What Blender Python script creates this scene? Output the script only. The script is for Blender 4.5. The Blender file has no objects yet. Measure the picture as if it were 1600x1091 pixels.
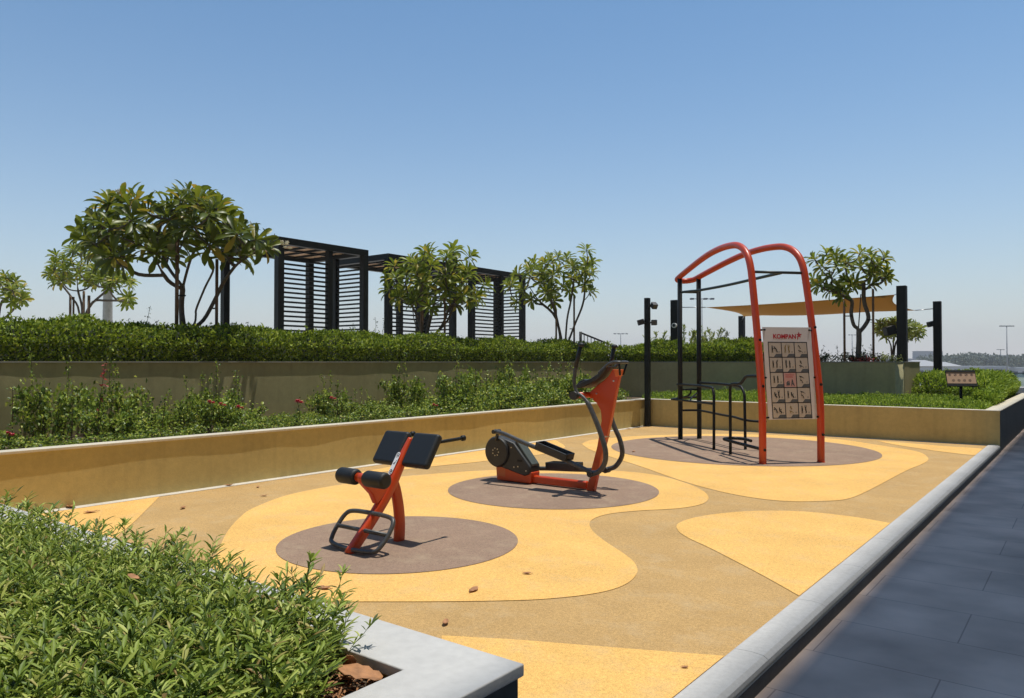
import bpy, math, random
import numpy as np
from math import sin, cos, tan, pi, radians, sqrt, atan2
from mathutils import Vector, Matrix

S = bpy.context.scene
C = S.collection
rng = np.random.default_rng(7)
random.seed(7)

# ------------------------------------------------------------------ camera, sky, sun, exposure
EYE = 1.45                      # camera height over the rubber court (z = 0)
FOC = 1173.0                    # focal length in pixels of the 1600 px wide photograph
cam_d = bpy.data.cameras.new('camera'); cam = bpy.data.objects.new('camera', cam_d); C.objects.link(cam)
cam.location = (0, 0, EYE)
cam.rotation_euler = (radians(91.0), 0, math.atan2(.6109, .7917))
cam_d.sensor_width = 36; cam_d.lens = FOC/1600*36
cam_d.clip_start = .05; cam_d.clip_end = 6000
S.camera = cam

SUN_EL = radians(79); SUN_AZ = math.atan2(.504, .869)      # azimuth from +Y towards +X
w = bpy.data.worlds.new('World'); S.world = w; w.use_nodes = True
nt = w.node_tree; bg = nt.nodes['Background']
sky = nt.nodes.new('ShaderNodeTexSky'); sky.sky_type = 'NISHITA'; sky.sun_disc = False
sky.sun_elevation = SUN_EL; sky.sun_rotation = SUN_AZ
sky.altitude = 0; sky.air_density = 1.0; sky.dust_density = .3; sky.ozone_density = 3.2
SKY = .122; bg.inputs[1].default_value = SKY
# desert haze: the air whitens smoothly towards the horizon
tcw = nt.nodes.new('ShaderNodeTexCoord'); sx = nt.nodes.new('ShaderNodeSeparateXYZ'); nt.links.new(tcw.outputs['Generated'], sx.inputs[0])
m1 = nt.nodes.new('ShaderNodeMath'); m1.operation = 'MULTIPLY'; m1.inputs[1].default_value = -7.0; nt.links.new(sx.outputs['Z'], m1.inputs[0])
m2 = nt.nodes.new('ShaderNodeMath'); m2.operation = 'EXPONENT'; nt.links.new(m1.outputs[0], m2.inputs[0])
m3 = nt.nodes.new('ShaderNodeMath'); m3.operation = 'MULTIPLY'; m3.use_clamp = True; m3.inputs[1].default_value = 1.08; nt.links.new(m2.outputs[0], m3.inputs[0])
mw = nt.nodes.new('ShaderNodeMix'); mw.data_type = 'RGBA'; nt.links.new(m3.outputs[0], mw.inputs['Factor']); tint = nt.nodes.new('ShaderNodeVectorMath'); tint.operation = 'MULTIPLY'; tint.inputs[1].default_value = (.80, 1.06, 1.12)
nt.links.new(sky.outputs[0], tint.inputs[0]); nt.links.new(tint.outputs[0], mw.inputs['A'])
mw.inputs['B'].default_value = (.68/SKY, .665/SKY, .645/SKY, 1); nt.links.new(mw.outputs['Result'], bg.inputs[0])
sd = bpy.data.lights.new('sun', 'SUN'); sd.energy = 4.2; sd.angle = radians(.5); sd.color = (1, .955, .88)
sun = bpy.data.objects.new('sun', sd); C.objects.link(sun)
sv = Vector((sin(SUN_AZ)*cos(SUN_EL), cos(SUN_AZ)*cos(SUN_EL), sin(SUN_EL)))
sun.rotation_euler = sv.to_track_quat('Z', 'Y').to_euler(); sun.location = (20, 30, 60)
vs = S.view_settings; vs.view_transform = 'Standard'; vs.look = 'None'; vs.gamma = 1; vs.exposure = 0.0
S.render.engine = 'CYCLES'

# ------------------------------------------------------------------ survey helper: pixel of the photo -> point on a real plane
_R = np.array([.7917, .6109, 0]); _F = np.array([-.6109, .7917, 0]); _Z = np.array([0, 0, 1.]); _th = radians(1)
def ray(px, py):
    x = (px-800)/FOC; y = (545.5-py)/FOC
    return _R*x+_F*(cos(_th)-y*sin(_th))+_Z*(sin(_th)+y*cos(_th))
def G(px, py, z=0):
    r = ray(px, py); return np.array([0, 0, EYE])+r*((z-EYE)/r[2])
def D(px, py, dist):            # point at a horizontal depth in front of the camera
    r = ray(px, py); return np.array([0, 0, EYE])+r*(dist/(r@_F))

# ------------------------------------------------------------------ materials
def mat(name, col, rough=.6, metal=0, noise=None, bump=None, spec=.5, coat=0):
    """noise=(scale, amount[, detail]) varies the base colour; bump=(scale, strength)"""
    m = bpy.data.materials.new(name); m.use_nodes = True; n = m.node_tree.nodes; l = m.node_tree.links
    p = n['Principled BSDF']; p.inputs['Base Color'].default_value = (*col, 1)
    p.inputs['Roughness'].default_value = rough; p.inputs['Metallic'].default_value = metal
    p.inputs['Specular IOR Level'].default_value = spec; p.inputs['Coat Weight'].default_value = coat
    tc = n.new('ShaderNodeTexCoord')
    if noise:
        prev = None
        for (sc, am) in noise:
            t = n.new('ShaderNodeTexNoise'); t.inputs['Scale'].default_value = sc; t.inputs['Detail'].default_value = 5
            l.new(tc.outputs['Object'], t.inputs['Vector'])
            r = n.new('ShaderNodeMapRange'); r.inputs[1].default_value = .3; r.inputs[2].default_value = .7
            r.inputs[3].default_value = 1-am; r.inputs[4].default_value = 1+am
            l.new(t.outputs['Fac'], r.inputs[0])
            mx = n.new('ShaderNodeVectorMath'); mx.operation = 'SCALE'
            if prev is None: mx.inputs[0].default_value = col
            else: l.new(prev, mx.inputs[0])
            l.new(r.outputs[0], mx.inputs['Scale']); prev = mx.outputs[0]
        l.new(prev, p.inputs['Base Color'])
    if bump:
        t = n.new('ShaderNodeTexNoise'); t.inputs['Scale'].default_value = bump[0]; t.inputs['Detail'].default_value = 4
        l.new(tc.outputs['Object'], t.inputs['Vector'])
        b = n.new('ShaderNodeBump'); b.inputs['Strength'].default_value = bump[1]; b.inputs['Distance'].default_value = .01
        l.new(t.outputs['Fac'], b.inputs['Height']); l.new(b.outputs[0], p.inputs['Normal'])
    return m

def leafmat(name, cols, rough=.4, trans=.35, spec=.5):
    """cols: list of (pos, rgb) spread over the leaves at random"""
    m = bpy.data.materials.new(name); m.use_nodes = True; n = m.node_tree.nodes; l = m.node_tree.links
    p = n['Principled BSDF']; out = n['Material Output']
    g = n.new('ShaderNodeNewGeometry'); cr = n.new('ShaderNodeValToRGB')
    e = cr.color_ramp.elements
    e[0].position = cols[0][0]; e[0].color = (*cols[0][1], 1); e[1].position = cols[-1][0]; e[1].color = (*cols[-1][1], 1)
    for ps, c in cols[1:-1]: k = e.new(ps); k.color = (*c, 1)
    l.new(g.outputs['Random Per Island'], cr.inputs[0]); l.new(cr.outputs[0], p.inputs['Base Color'])
    p.inputs['Roughness'].default_value = rough; p.inputs['Specular IOR Level'].default_value = spec
    t = n.new('ShaderNodeBsdfTranslucent'); mx = n.new('ShaderNodeMixShader'); mx.inputs[0].default_value = trans
    hs = n.new('ShaderNodeHueSaturation'); hs.inputs['Hue'].default_value = .485; hs.inputs['Value'].default_value = 1.7
    l.new(cr.outputs[0], hs.inputs['Color']); l.new(hs.outputs[0], t.inputs[0])
    l.new(p.outputs[0], mx.inputs[1]); l.new(t.outputs[0], mx.inputs[2]); l.new(mx.outputs[0], out.inputs[0])
    return m

def wallmat(name, col, dark=.88):
    """rendered wall: blotches, thin vertical water streaks, dusty foot"""
    m = mat(name, col, .8, noise=[(1.2, .10), (14, .06), (70, .05)], bump=(60, .12)); n = m.node_tree.nodes; l = m.node_tree.links
    p = n['Principled BSDF']; src = p.inputs['Base Color'].links[0].from_socket
    tc = n['Texture Coordinate']; mp = n.new('ShaderNodeMapping'); mp.inputs['Scale'].default_value = (5, 5, .35); l.new(tc.outputs['Object'], mp.inputs['Vector'])
    t = n.new('ShaderNodeTexNoise'); t.inputs['Scale'].default_value = 1.6; t.inputs['Detail'].default_value = 7; l.new(mp.outputs[0], t.inputs['Vector'])
    r = n.new('ShaderNodeMapRange'); r.inputs[1].default_value = .52; r.inputs[2].default_value = .75; r.inputs[3].default_value = 1; r.inputs[4].default_value = dark
    l.new(t.outputs['Fac'], r.inputs[0]); s = n.new('ShaderNodeVectorMath'); s.operation = 'SCALE'; l.new(src, s.inputs[0]); l.new(r.outputs[0], s.inputs['Scale'])
    l.new(s.outputs[0], p.inputs['Base Color']); return m

def rubber(name, col):
    m = bpy.data.materials.new(name); m.use_nodes = True; n = m.node_tree.nodes; l = m.node_tree.links
    p = n['Principled BSDF']; p.inputs['Roughness'].default_value = .85; p.inputs['Specular IOR Level'].default_value = .25
    tc = n.new('ShaderNodeTexCoord')
    v = n.new('ShaderNodeTexVoronoi'); v.inputs['Scale'].default_value = 260
    l.new(tc.outputs['Object'], v.inputs['Vector'])
    sep = n.new('ShaderNodeSeparateColor'); l.new(v.outputs['Color'], sep.inputs[0])
    r = n.new('ShaderNodeMapRange'); r.inputs[3].default_value = .72; r.inputs[4].default_value = 1.22
    l.new(sep.outputs[0], r.inputs[0])
    t = n.new('ShaderNodeTexNoise'); t.inputs['Scale'].default_value = 1.3; t.inputs['Detail'].default_value = 6
    l.new(tc.outputs['Object'], t.inputs['Vector'])
    r2 = n.new('ShaderNodeMapRange'); r2.inputs[1].default_value = .3; r2.inputs[2].default_value = .7; r2.inputs[3].default_value = .87; r2.inputs[4].default_value = 1.06; t.inputs['Roughness'].default_value = .65
    l.new(t.outputs['Fac'], r2.inputs[0])
    t3 = n.new('ShaderNodeTexNoise'); t3.inputs['Scale'].default_value = 42; t3.inputs['Detail'].default_value = 3
    l.new(tc.outputs['Object'], t3.inputs['Vector'])
    r3 = n.new('ShaderNodeMapRange'); r3.inputs[1].default_value = .3; r3.inputs[2].default_value = .7; r3.inputs[3].default_value = .9; r3.inputs[4].default_value = 1.08
    l.new(t3.outputs['Fac'], r3.inputs[0])
    mu = n.new('ShaderNodeMath'); mu.operation = 'MULTIPLY'; l.new(r.outputs[0], mu.inputs[0]); l.new(r2.outputs[0], mu.inputs[1])
    mu2 = n.new('ShaderNodeMath'); mu2.operation = 'MULTIPLY'; l.new(mu.outputs[0], mu2.inputs[0]); l.new(r3.outputs[0], mu2.inputs[1])
    sc = n.new('ShaderNodeVectorMath'); sc.operation = 'SCALE'; sc.inputs[0].default_value = col; l.new(mu2.outputs[0], sc.inputs['Scale'])
    # pale blown sand lying in soft patches, and darker foot-worn scuffs
    t4 = n.new('ShaderNodeTexNoise'); t4.inputs['Scale'].default_value = 3.4; t4.inputs['Detail'].default_value = 9; t4.inputs['Roughness'].default_value = .7
    l.new(tc.outputs['Object'], t4.inputs['Vector'])
    r4 = n.new('ShaderNodeMapRange'); r4.inputs[1].default_value = .5; r4.inputs[2].default_value = .78; r4.inputs[3].default_value = 0; r4.inputs[4].default_value = .38
    l.new(t4.outputs['Fac'], r4.inputs[0])
    mxs = n.new('ShaderNodeMix'); mxs.data_type = 'RGBA'; l.new(r4.outputs[0], mxs.inputs['Factor']); l.new(sc.outputs[0], mxs.inputs['A']); mxs.inputs['B'].default_value = (.56, .45, .29, 1)
    l.new(mxs.outputs['Result'], p.inputs['Base Color'])
    b = n.new('ShaderNodeBump'); b.inputs['Strength'].default_value = .5; b.inputs['Distance'].default_value = .002
    l.new(v.outputs['Distance'], b.inputs['Height']); l.new(b.outputs[0], p.inputs['Normal'])
    return m

M = {}
M['yellow'] = rubber('yellow_rubber', (.82, .485, .145))
M['tan'] = rubber('tan_rubber', (.52, .33, .13))
M['brown'] = rubber('brown_rubber', (.31, .21, .145))
M['orange'] = mat('orange_paint', (.56, .055, .005), .38, noise=[(3, .08)], coat=.15)
M['black'] = mat('black_powder_coat', (.011, .013, .012), .5, noise=[(9, .2)], spec=.25)
M['green_black'] = mat('dark_bar_coating', (.02, .032, .03), .45)
M['plastic'] = mat('charcoal_plastic', (.022, .023, .022), .5, noise=[(6, .2)], bump=(220, .15))
M['foam'] = mat('black_rubber_foam', (.009, .011, .012), .55, bump=(300, .2))
M['steel'] = mat('steel_bolt', (.5, .5, .5), .3, 1)
M['greytube'] = mat('grey_rubbed_tube', (.06, .062, .06), .42, noise=[(25, .3)])
M['white_paint'] = mat('white_print', (.8, .8, .78), .4)
M['coping'] = mat('pale_stone_coping', (.50, .49, .46), .6, noise=[(1.7, .07), (30, .06)], bump=(90, .08))
M['wall_gold'] = wallmat('ochre_wall_paint', (.50, .395, .155))
M['wall_olive'] = wallmat('olive_grey_wall_paint', (.37, .33, .165))
M['coping_cream'] = mat('cream_coping', (.60, .54, .42), .65, noise=[(1.7, .08), (30, .07)], bump=(90, .08))
M['shade_dark'] = mat('path_side_shade', (.05, .055, .055), .6, noise=[(2, .2), (30, .15)])  # dark tone stands in for shade on path-facing wall and kerb faces
M['kerb'] = mat('kerb_concrete', (.50, .485, .45), .65, noise=[(1.5, .09), (40, .07)], bump=(70, .12))
M['strip'] = mat('edge_concrete', (.58, .54, .46), .75, noise=[(3, .1), (40, .08)])
M['soil'] = mat('planting_soil', (.09, .06, .035), .95, noise=[(8, .3), (60, .3)], bump=(60, .6))
M['bark'] = mat('grey_bark', (.12, .10, .08), .8, noise=[(20, .3)], bump=(60, .5))
M['stake'] = mat('timber_stake', (.16, .10, .06), .8, noise=[(20, .3)])
M['sail'] = None
M['timber'] = mat('tan_roof_board', (.70, .44, .25), .6, noise=[(3, .15), (30, .12)])
M['deadleaf'] = mat('dry_leaf', (.36, .17, .07), .7, noise=[(30, .35)])
M['deck'] = mat('terrace_paving', (.5, .47, .42), .8, noise=[(2, .1)])
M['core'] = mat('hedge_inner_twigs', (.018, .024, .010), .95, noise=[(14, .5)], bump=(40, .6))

# ------------------------------------------------------------------ mesh helpers
def tag(o, label=None, cat=None, group=None, kind=None):
    if label: o['label'] = label
    if cat: o['category'] = cat
    if group: o['group'] = group
    if kind: o['kind'] = kind
    return o
def thing(name, label, cat, loc=(0, 0, 0), rz=0, group=None):
    o = bpy.data.objects.new(name, None); C.objects.link(o); o.empty_display_size = .1
    o.location = tuple(float(v) for v in loc); o.rotation_euler = (0, 0, rz)
    return tag(o, label, cat, group)
def link(name, me, m, parent=None):
    o = bpy.data.objects.new(name, me); C.objects.link(o)
    if m is not None and len(me.materials) == 0:
        for k in (m if isinstance(m, (list, tuple)) else [m]): me.materials.append(k)
    if parent is not None: o.parent = parent
    return o

class MB:
    def __init__(s): s.v = []; s.f = []; s.sm = []; s.mi = []
    def add(s, V, Fc, smooth=False, mi=0):
        b = len(s.v); s.v += [tuple(float(c) for c in p) for p in V]
        for f in Fc: s.f.append(tuple(i+b for i in f)); s.sm.append(smooth); s.mi.append(mi)
        return s
    def box(s, a, b, rot=None, org=None, mi=0):
        x0, y0, z0 = a; x1, y1, z1 = b
        V = [(x0, y0, z0), (x1, y0, z0), (x1, y1, z0), (x0, y1, z0), (x0, y0, z1), (x1, y0, z1), (x1, y1, z1), (x0, y1, z1)]
        if rot is not None:
            V = [tuple(rot @ Vector(p)+Vector(org or (0, 0, 0))) for p in V]
        return s.add(V, [(3, 2, 1, 0), (4, 5, 6, 7), (0, 1, 5, 4), (1, 2, 6, 5), (2, 3, 7, 6), (3, 0, 4, 7)], mi=mi)
    def prism(s, poly, axis, t0, t1, mi=0, smooth=False):
        """poly of 2-D points; axis 'x': (y,z), 'y': (x,z), 'z': (x,y)"""
        def P(q, t): return {'x': (t, q[0], q[1]), 'y': (q[0], t, q[1]), 'z': (q[0], q[1], t)}[axis]
        n = len(poly); V = [P(q, t0) for q in poly]+[P(q, t1) for q in poly]
        F = [tuple(range(n))[::-1], tuple(range(n, 2*n))]+[(i, (i+1) % n, (i+1) % n+n, i+n) for i in range(n)]
        return s.add(V, F, smooth, mi)
    def tube(s, pts, r, n=12, cap=True, ry=1.0, mi=0):
        P = [Vector(p) for p in pts]; k = len(P)
        rr = list(r) if hasattr(r, '__len__') else [r]*k
        T = []
        for i in range(k):
            a = P[max(i-1, 0)]; b = P[min(i+1, k-1)]; T.append((b-a).normalized())
        u = T[0].orthogonal().normalized()
        if abs(T[0].z) < .99: u = T[0].cross(Vector((0, 0, 1))).normalized()
        V = []; Fc = []
        for i in range(k):
            u = (u-T[i]*u.dot(T[i])).normalized(); w_ = T[i].cross(u)
            for j in range(n):
                a = 2*pi*j/n; V.append(P[i]+(u*cos(a)+w_*sin(a)*ry)*rr[i])
        for i in range(k-1):
            for j in range(n):
                a = i*n+j; b = i*n+(j+1) % n; Fc.append((a, b, b+n, a+n))
        s.add(V, Fc, True, mi)
        if cap:
            b = len(s.v)-len(V)
            s.f.append(tuple(b+j for j in range(n))[::-1]); s.sm.append(False); s.mi.append(mi)
            s.f.append(tuple(b+(k-1)*n+j for j in range(n))); s.sm.append(False); s.mi.append(mi)
        return s
    def disc(s, c, r, axis='z', n=20, mi=0):
        V = []
        for j in range(n):
            a = 2*pi*j/n; x, y = r*cos(a), r*sin(a)
            V.append({'z': (c[0]+x, c[1]+y, c[2]), 'x': (c[0], c[1]+x, c[2]+y), 'y': (c[0]+x, c[1], c[2]+y)}[axis])
        return s.add(V, [tuple(range(n))], mi=mi)
    def ball(s, c, r, n=10, mi=0, sq=(1, 1, 1)):
        V = []; Fc = []
        for i in range(n+1):
            t = pi*i/n
            for j in range(n*2):
                a = pi*j/n; V.append((c[0]+r*sq[0]*sin(t)*cos(a), c[1]+r*sq[1]*sin(t)*sin(a), c[2]+r*sq[2]*cos(t)))
        m2 = n*2
        for i in range(n):
            for j in range(m2):
                Fc.append((i*m2+j, (i+1)*m2+j, (i+1)*m2+(j+1) % m2, i*m2+(j+1) % m2))
        return s.add(V, Fc, True, mi)
    def mesh(s, name):
        me = bpy.data.meshes.new(name); me.from_pydata(s.v, [], s.f)
        me.polygons.foreach_set('use_smooth', s.sm); me.polygons.foreach_set('material_index', s.mi); me.update()
        return me
    def build(s, name, m, parent=None, bevel=0, seg=2):
        o = link(name, s.mesh(name), m, parent)
        if bevel:
            b = o.modifiers.new('bevel', 'BEVEL'); b.width = bevel; b.segments = seg; b.limit_method = 'ANGLE'; b.angle_limit = radians(40)
            b.harden_normals = False
            for p in o.data.polygons: p.use_smooth = True
            e = o.modifiers.new('wn', 'WEIGHTED_NORMAL'); e.keep_sharp = True
        return o

def smooth(pts, n=6, closed=False):
    P = [np.array(p, float) for p in pts]; out = []
    k = len(P); rngk = range(k if closed else k-1)
    for i in rngk:
        if closed: a, b, c, d = P[(i-1) % k], P[i], P[(i+1) % k], P[(i+2) % k]
        else: a, b, c, d = P[max(i-1, 0)], P[i], P[i+1], P[min(i+2, k-1)]
        for j in range(n):
            t = j/n
            out.append(.5*((2*b)+(-a+c)*t+(2*a-5*b+4*c-d)*t*t+(-a+3*b-3*c+d)*t**3))
    if not closed: out.append(P[-1])
    return out

def npmesh(name, V, quads=None, tris=None):
    """fast mesh from numpy arrays"""
    me = bpy.data.meshes.new(name); me.vertices.add(len(V)); me.vertices.foreach_set('co', V.astype(np.float32).ravel())
    loops = []; tot = []
    if quads is not None and len(quads): loops.append(quads.ravel()); tot.append(np.full(len(quads), 4))
    if tris is not None and len(tris): loops.append(tris.ravel()); tot.append(np.full(len(tris), 3))
    loops = np.concatenate(loops).astype(np.int32); tot = np.concatenate(tot).astype(np.int32)
    start = np.concatenate([[0], np.cumsum(tot)[:-1]]).astype(np.int32)
    me.loops.add(len(loops)); me.loops.foreach_set('vertex_index', loops)
    me.polygons.add(len(tot)); me.polygons.foreach_set('loop_start', start); me.polygons.foreach_set('loop_total', tot)
    me.polygons.foreach_set('use_smooth', np.ones(len(tot), bool)); me.update(calc_edges=True); me.validate()
    return me

# leaf templates: x across (width 1), y along (0..1), z up
def leaf_t(rows):
    """rows of (y, halfwidth, zc, zedge) -> 3 verts a row, quads"""
    V = []
    for (y, h, zc, ze) in rows: V += [(-h, y, ze), (0, y, zc), (h, y, ze)]
    Q = []
    for i in range(len(rows)-1):
        a = 3*i; Q += [(a, a+1, a+4, a+3), (a+1, a+2, a+5, a+4)]
    return np.array(V, float), np.array(Q)
LANCE = leaf_t([(0, .06, 0, .0), (.3, .42, -.02, .05), (.62, .5, -.01, .06), (.88, .22, -.04, .0), (1, .02, -.08, -.08)])
OBOV = leaf_t([(0, .07, 0, .0), (.25, .2, .02, .05), (.5, .38, .02, .08), (.74, .5, -.02, .05), (.9, .38, -.07, -.02), (1, .06, -.12, -.12)])
SMALL = leaf_t([(0, .04, 0, 0), (.45, .5, -.03, .08), (1, .03, -.1, -.1)])

def unit(a): return a/np.maximum(np.linalg.norm(a, axis=-1, keepdims=True), 1e-9)
def place(tmpl, pos, ydir, nrm, L, W):
    V, Q = tmpl; N = len(pos)
    y = unit(ydir); x = unit(np.cross(y, nrm)); z = np.cross(x, y)
    L = np.broadcast_to(L, (N,)); W = np.broadcast_to(W, (N,))
    out = pos[:, None, :]+V[None, :, 0, None]*W[:, None, None]*x[:, None, :]+V[None, :, 1, None]*L[:, None, None]*y[:, None, :]+V[None, :, 2, None]*L[:, None, None]*z[:, None, :]
    q = Q[None]+(np.arange(N)*len(V))[:, None, None]
    return out.reshape(-1, 3), q.reshape(-1, 4)
def rdir(N): return unit(rng.normal(size=(N, 3)))
class Cloud:
    def __init__(s): s.V = []; s.Q = []; s.n = 0
    def add(s, V, Q): s.V.append(V); s.Q.append(Q+s.n); s.n += len(V)
    def leaves(s, t, pos, ydir, nrm, L, W): s.add(*place(t, pos, ydir, nrm, L, W))
    def stem(s, pts, r, n=4):
        m = MB(); m.tube(pts, r, n, cap=False); s.add(np.array(m.v), np.array(m.f))
    def mesh(s, name): return npmesh(name, np.concatenate(s.V), np.concatenate(s.Q))
    def build(s, name, m, parent=None): return link(name, s.mesh(name), m, parent)
# ------------------------------------------------------------------ the setting
def sheet(name, poly, z, m):
    me = bpy.data.meshes.new(name); me.from_pydata([(float(p[0]), float(p[1]), z) for p in poly], [], [tuple(range(len(poly)))]); me.update()
    o = link(name, me, m); tag(o, kind='structure')
    if me.polygons[0].normal.z < 0: me.flip_normals()
    return o
XL, XR, Y0, Y1, YU = -8.08, -1.26, 1.69, 15.45, 18.4     # court edges; XR = outer face of kerb and planters
sheet('ground', [(-3000, -300), (3000, -300), (3000, 3000), (-3000, 3000)], -5.2, mat('sandy_ground', (.30, .27, .22), .9, noise=[(.02, .2), (.3, .1)]))
o = MB().box((-48, -26, -5.15), (26, 27.3, -.12)).build('podium', mat('podium_concrete', (.3, .29, .27), .8)); tag(o, kind='structure')
# walkway in large grey tiles
pm = bpy.data.materials.new('grey_path_tiles'); pm.use_nodes = True; n = pm.node_tree.nodes; l = pm.node_tree.links
p = n['Principled BSDF']; p.inputs['Roughness'].default_value = .75; p.inputs['Specular IOR Level'].default_value = .2
tc = n.new('ShaderNodeTexCoord'); br = n.new('ShaderNodeTexBrick'); br.offset = .5; br.squash = 1
br.inputs['Scale'].default_value = 1; br.inputs['Brick Width'].default_value = 1.2; br.inputs['Row Height'].default_value = .6; br.inputs['Mortar Size'].default_value = .004
br.inputs['Color1'].default_value = (.56, .44, .37, 1); br.inputs['Color2'].default_value = (.60, .475, .40, 1); br.inputs['Mortar'].default_value = (.36, .28, .24, 1)
no = n.new('ShaderNodeTexNoise'); no.inputs['Scale'].default_value = 1.6; no.inputs['Detail'].default_value = 8
mr = n.new('ShaderNodeMapRange'); mr.inputs[1].default_value = .3; mr.inputs[2].default_value = .7; mr.inputs[3].default_value = .75; mr.inputs[4].default_value = 1.3
mx = n.new('ShaderNodeVectorMath'); mx.operation = 'SCALE'
l.new(tc.outputs['Object'], br.inputs['Vector']); l.new(tc.outputs['Object'], no.inputs['Vector']); l.new(no.outputs['Fac'], mr.inputs[0])
l.new(br.outputs['Color'], mx.inputs[0]); l.new(mr.outputs[0], mx.inputs['Scale']); l.new(mx.outputs[0], p.inputs['Base Color'])
sheet('path', [(XR, -25), (5.0, -25), (5.0, 26.8), (XR, 26.8)], -.10, pm)
sheet('play_surface', [(-7.955, Y0-.1), (-1.44, Y0-.1), (-1.44, Y1-.08), (-7.955, Y1-.08)], 0, M['tan'])

def curve(pix, n=8): return [G(*q)[:2] for q in smooth([(*q, 0) for q in pix], n) for q in [q[:2]]]
def clip(poly):
    xs = [(min(max(float(p[0]), -7.95), -1.445), min(max(float(p[1]), Y0-.09), Y1-.09)) for p in poly]
    out = []
    for p in xs:
        if not out or abs(p[0]-out[-1][0])+abs(p[1]-out[-1][1]) > 1e-4: out.append(p)
    return out
def patch(name, poly, z, m): return sheet(name, clip(poly), z, m)
blob1 = curve([(339, 865), (355, 832), (375, 809), (397, 794), (450, 774), (525, 759), (618, 746), (760, 735.5), (880, 733.5), (960, 736), (1020, 742), (1065, 753),
               (1096, 766), (1107, 778), (1097, 788), (1060, 795), (1000, 798.5), (950, 804), (925, 813), (923, 826), (942, 844), (975, 866), (992, 881), (995, 897), (975, 915), (930, 928), (850, 937), (760, 940), (650, 941), (500, 941)])
blob1 += [G(400, 960)[:2], G(300, 1000)[:2], G(315, 900)[:2]]
patch('yellow_surface_patch', blob1, .004, M['yellow'])
blob2 = curve([(909, 694), (922, 688.5), (958, 684.5), (1000, 681.5), (1100, 678.5), (1200, 680), (1301, 686), (1377, 696.5), (1433, 706), (1450, 716), (1444, 724), (1414, 737), (1361, 765), (1331, 778),
               (1301, 783), (1226, 783.6), (1151, 774), (1075, 755), (1000, 729), (950, 713), (922, 703), (909, 694)])
patch('yellow_surface_patch', blob2, .004, M['yellow'])
b3 = curve([(1248.6, 932), (1188, 898), (1113, 859), (1075, 841), (1059, 829), (1061, 818), (1094, 807.5), (1151, 800.5), (1200, 798.6), (1264, 800.5), (1339, 809), (1393.6, 818.6)])
patch('yellow_surface_patch', b3, .004, M['yellow'])
patch('yellow_surface_patch', [G(690, 994)[:2], G(800, 1000)[:2], G(1000, 1016)[:2], G(1132, 1026)[:2], (-1.445, Y0-.09), G(690, 1091)[:2]], .004, M['yellow'])
patch('yellow_surface_patch', [(-7.95, 1.75), (-6.2, 1.75), G(170, 850)[:2], G(214, 812)[:2], G(247, 779)[:2], (-7.95, 3.9)][:5]+[(-7.95, 4.1)], .004, M['yellow'])
patch('yellow_surface_patch', curve([(560, 739), (620, 728), (700, 712.5), (800, 697.5), (868, 688)], 4)+curve([(868, 688), (882, 697), (878, 702), (850, 710), (800, 716), (740, 723), (680, 729), (600, 738), (560, 741)], 4), .004, M['yellow'])
patch('yellow_surface_patch', curve([(1370, 689), (1470, 697), (1545, 703), (1530, 712), (1470, 706), (1400, 695.5), (1370, 689)], 4), .004, M['yellow'])
def circle(c, r, n=72): return [(c[0]+r*cos(2*pi*i/n), c[1]+r*sin(2*pi*i/n)) for i in range(n)]
for c, r in (((-4.445, 4.273), .957), ((-4.874, 7.076), 1.19), ((-4.658, 12.265), 2.13)):
    sheet('brown_surface_disc', circle(c, r), .008, M['brown'])
# concrete edge strips between rubber and walls
MBs = MB().box((-8.08, Y0, -.02), (-7.955, Y1-.08, .006)).box((-7.955, Y1-.08, -.02), (-1.44, Y1, .006))
tag(MBs.build('edge_strip', M['strip']), kind='structure')
# kerb stones along the walkway
kb = MB(); rk = random.Random(2); yy = Y0
while yy < Y1-.05:
    y2 = min(yy+1.0, Y1); g = .0015
    prof = [(-1.44, -.1), (-1.44, .006), (-1.43, .012), (-1.35, .016), (-1.29, .010), (-1.265, -.004), (XR, -.022), (XR+.002, -.1)]
    kb.prism(prof, 'y', yy+g, y2-g); yy = y2
o = kb.build('kerb', M['kerb']); tag(o, kind='structure')
kf = MB().box((XR+.0035, Y0, -.099), (XR+.012, Y1, -.028)); tag(kf.build('kerb_shade_face', M['shade_dark']), kind='structure')  # dark strip paints shade onto the kerb's outer face

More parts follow.
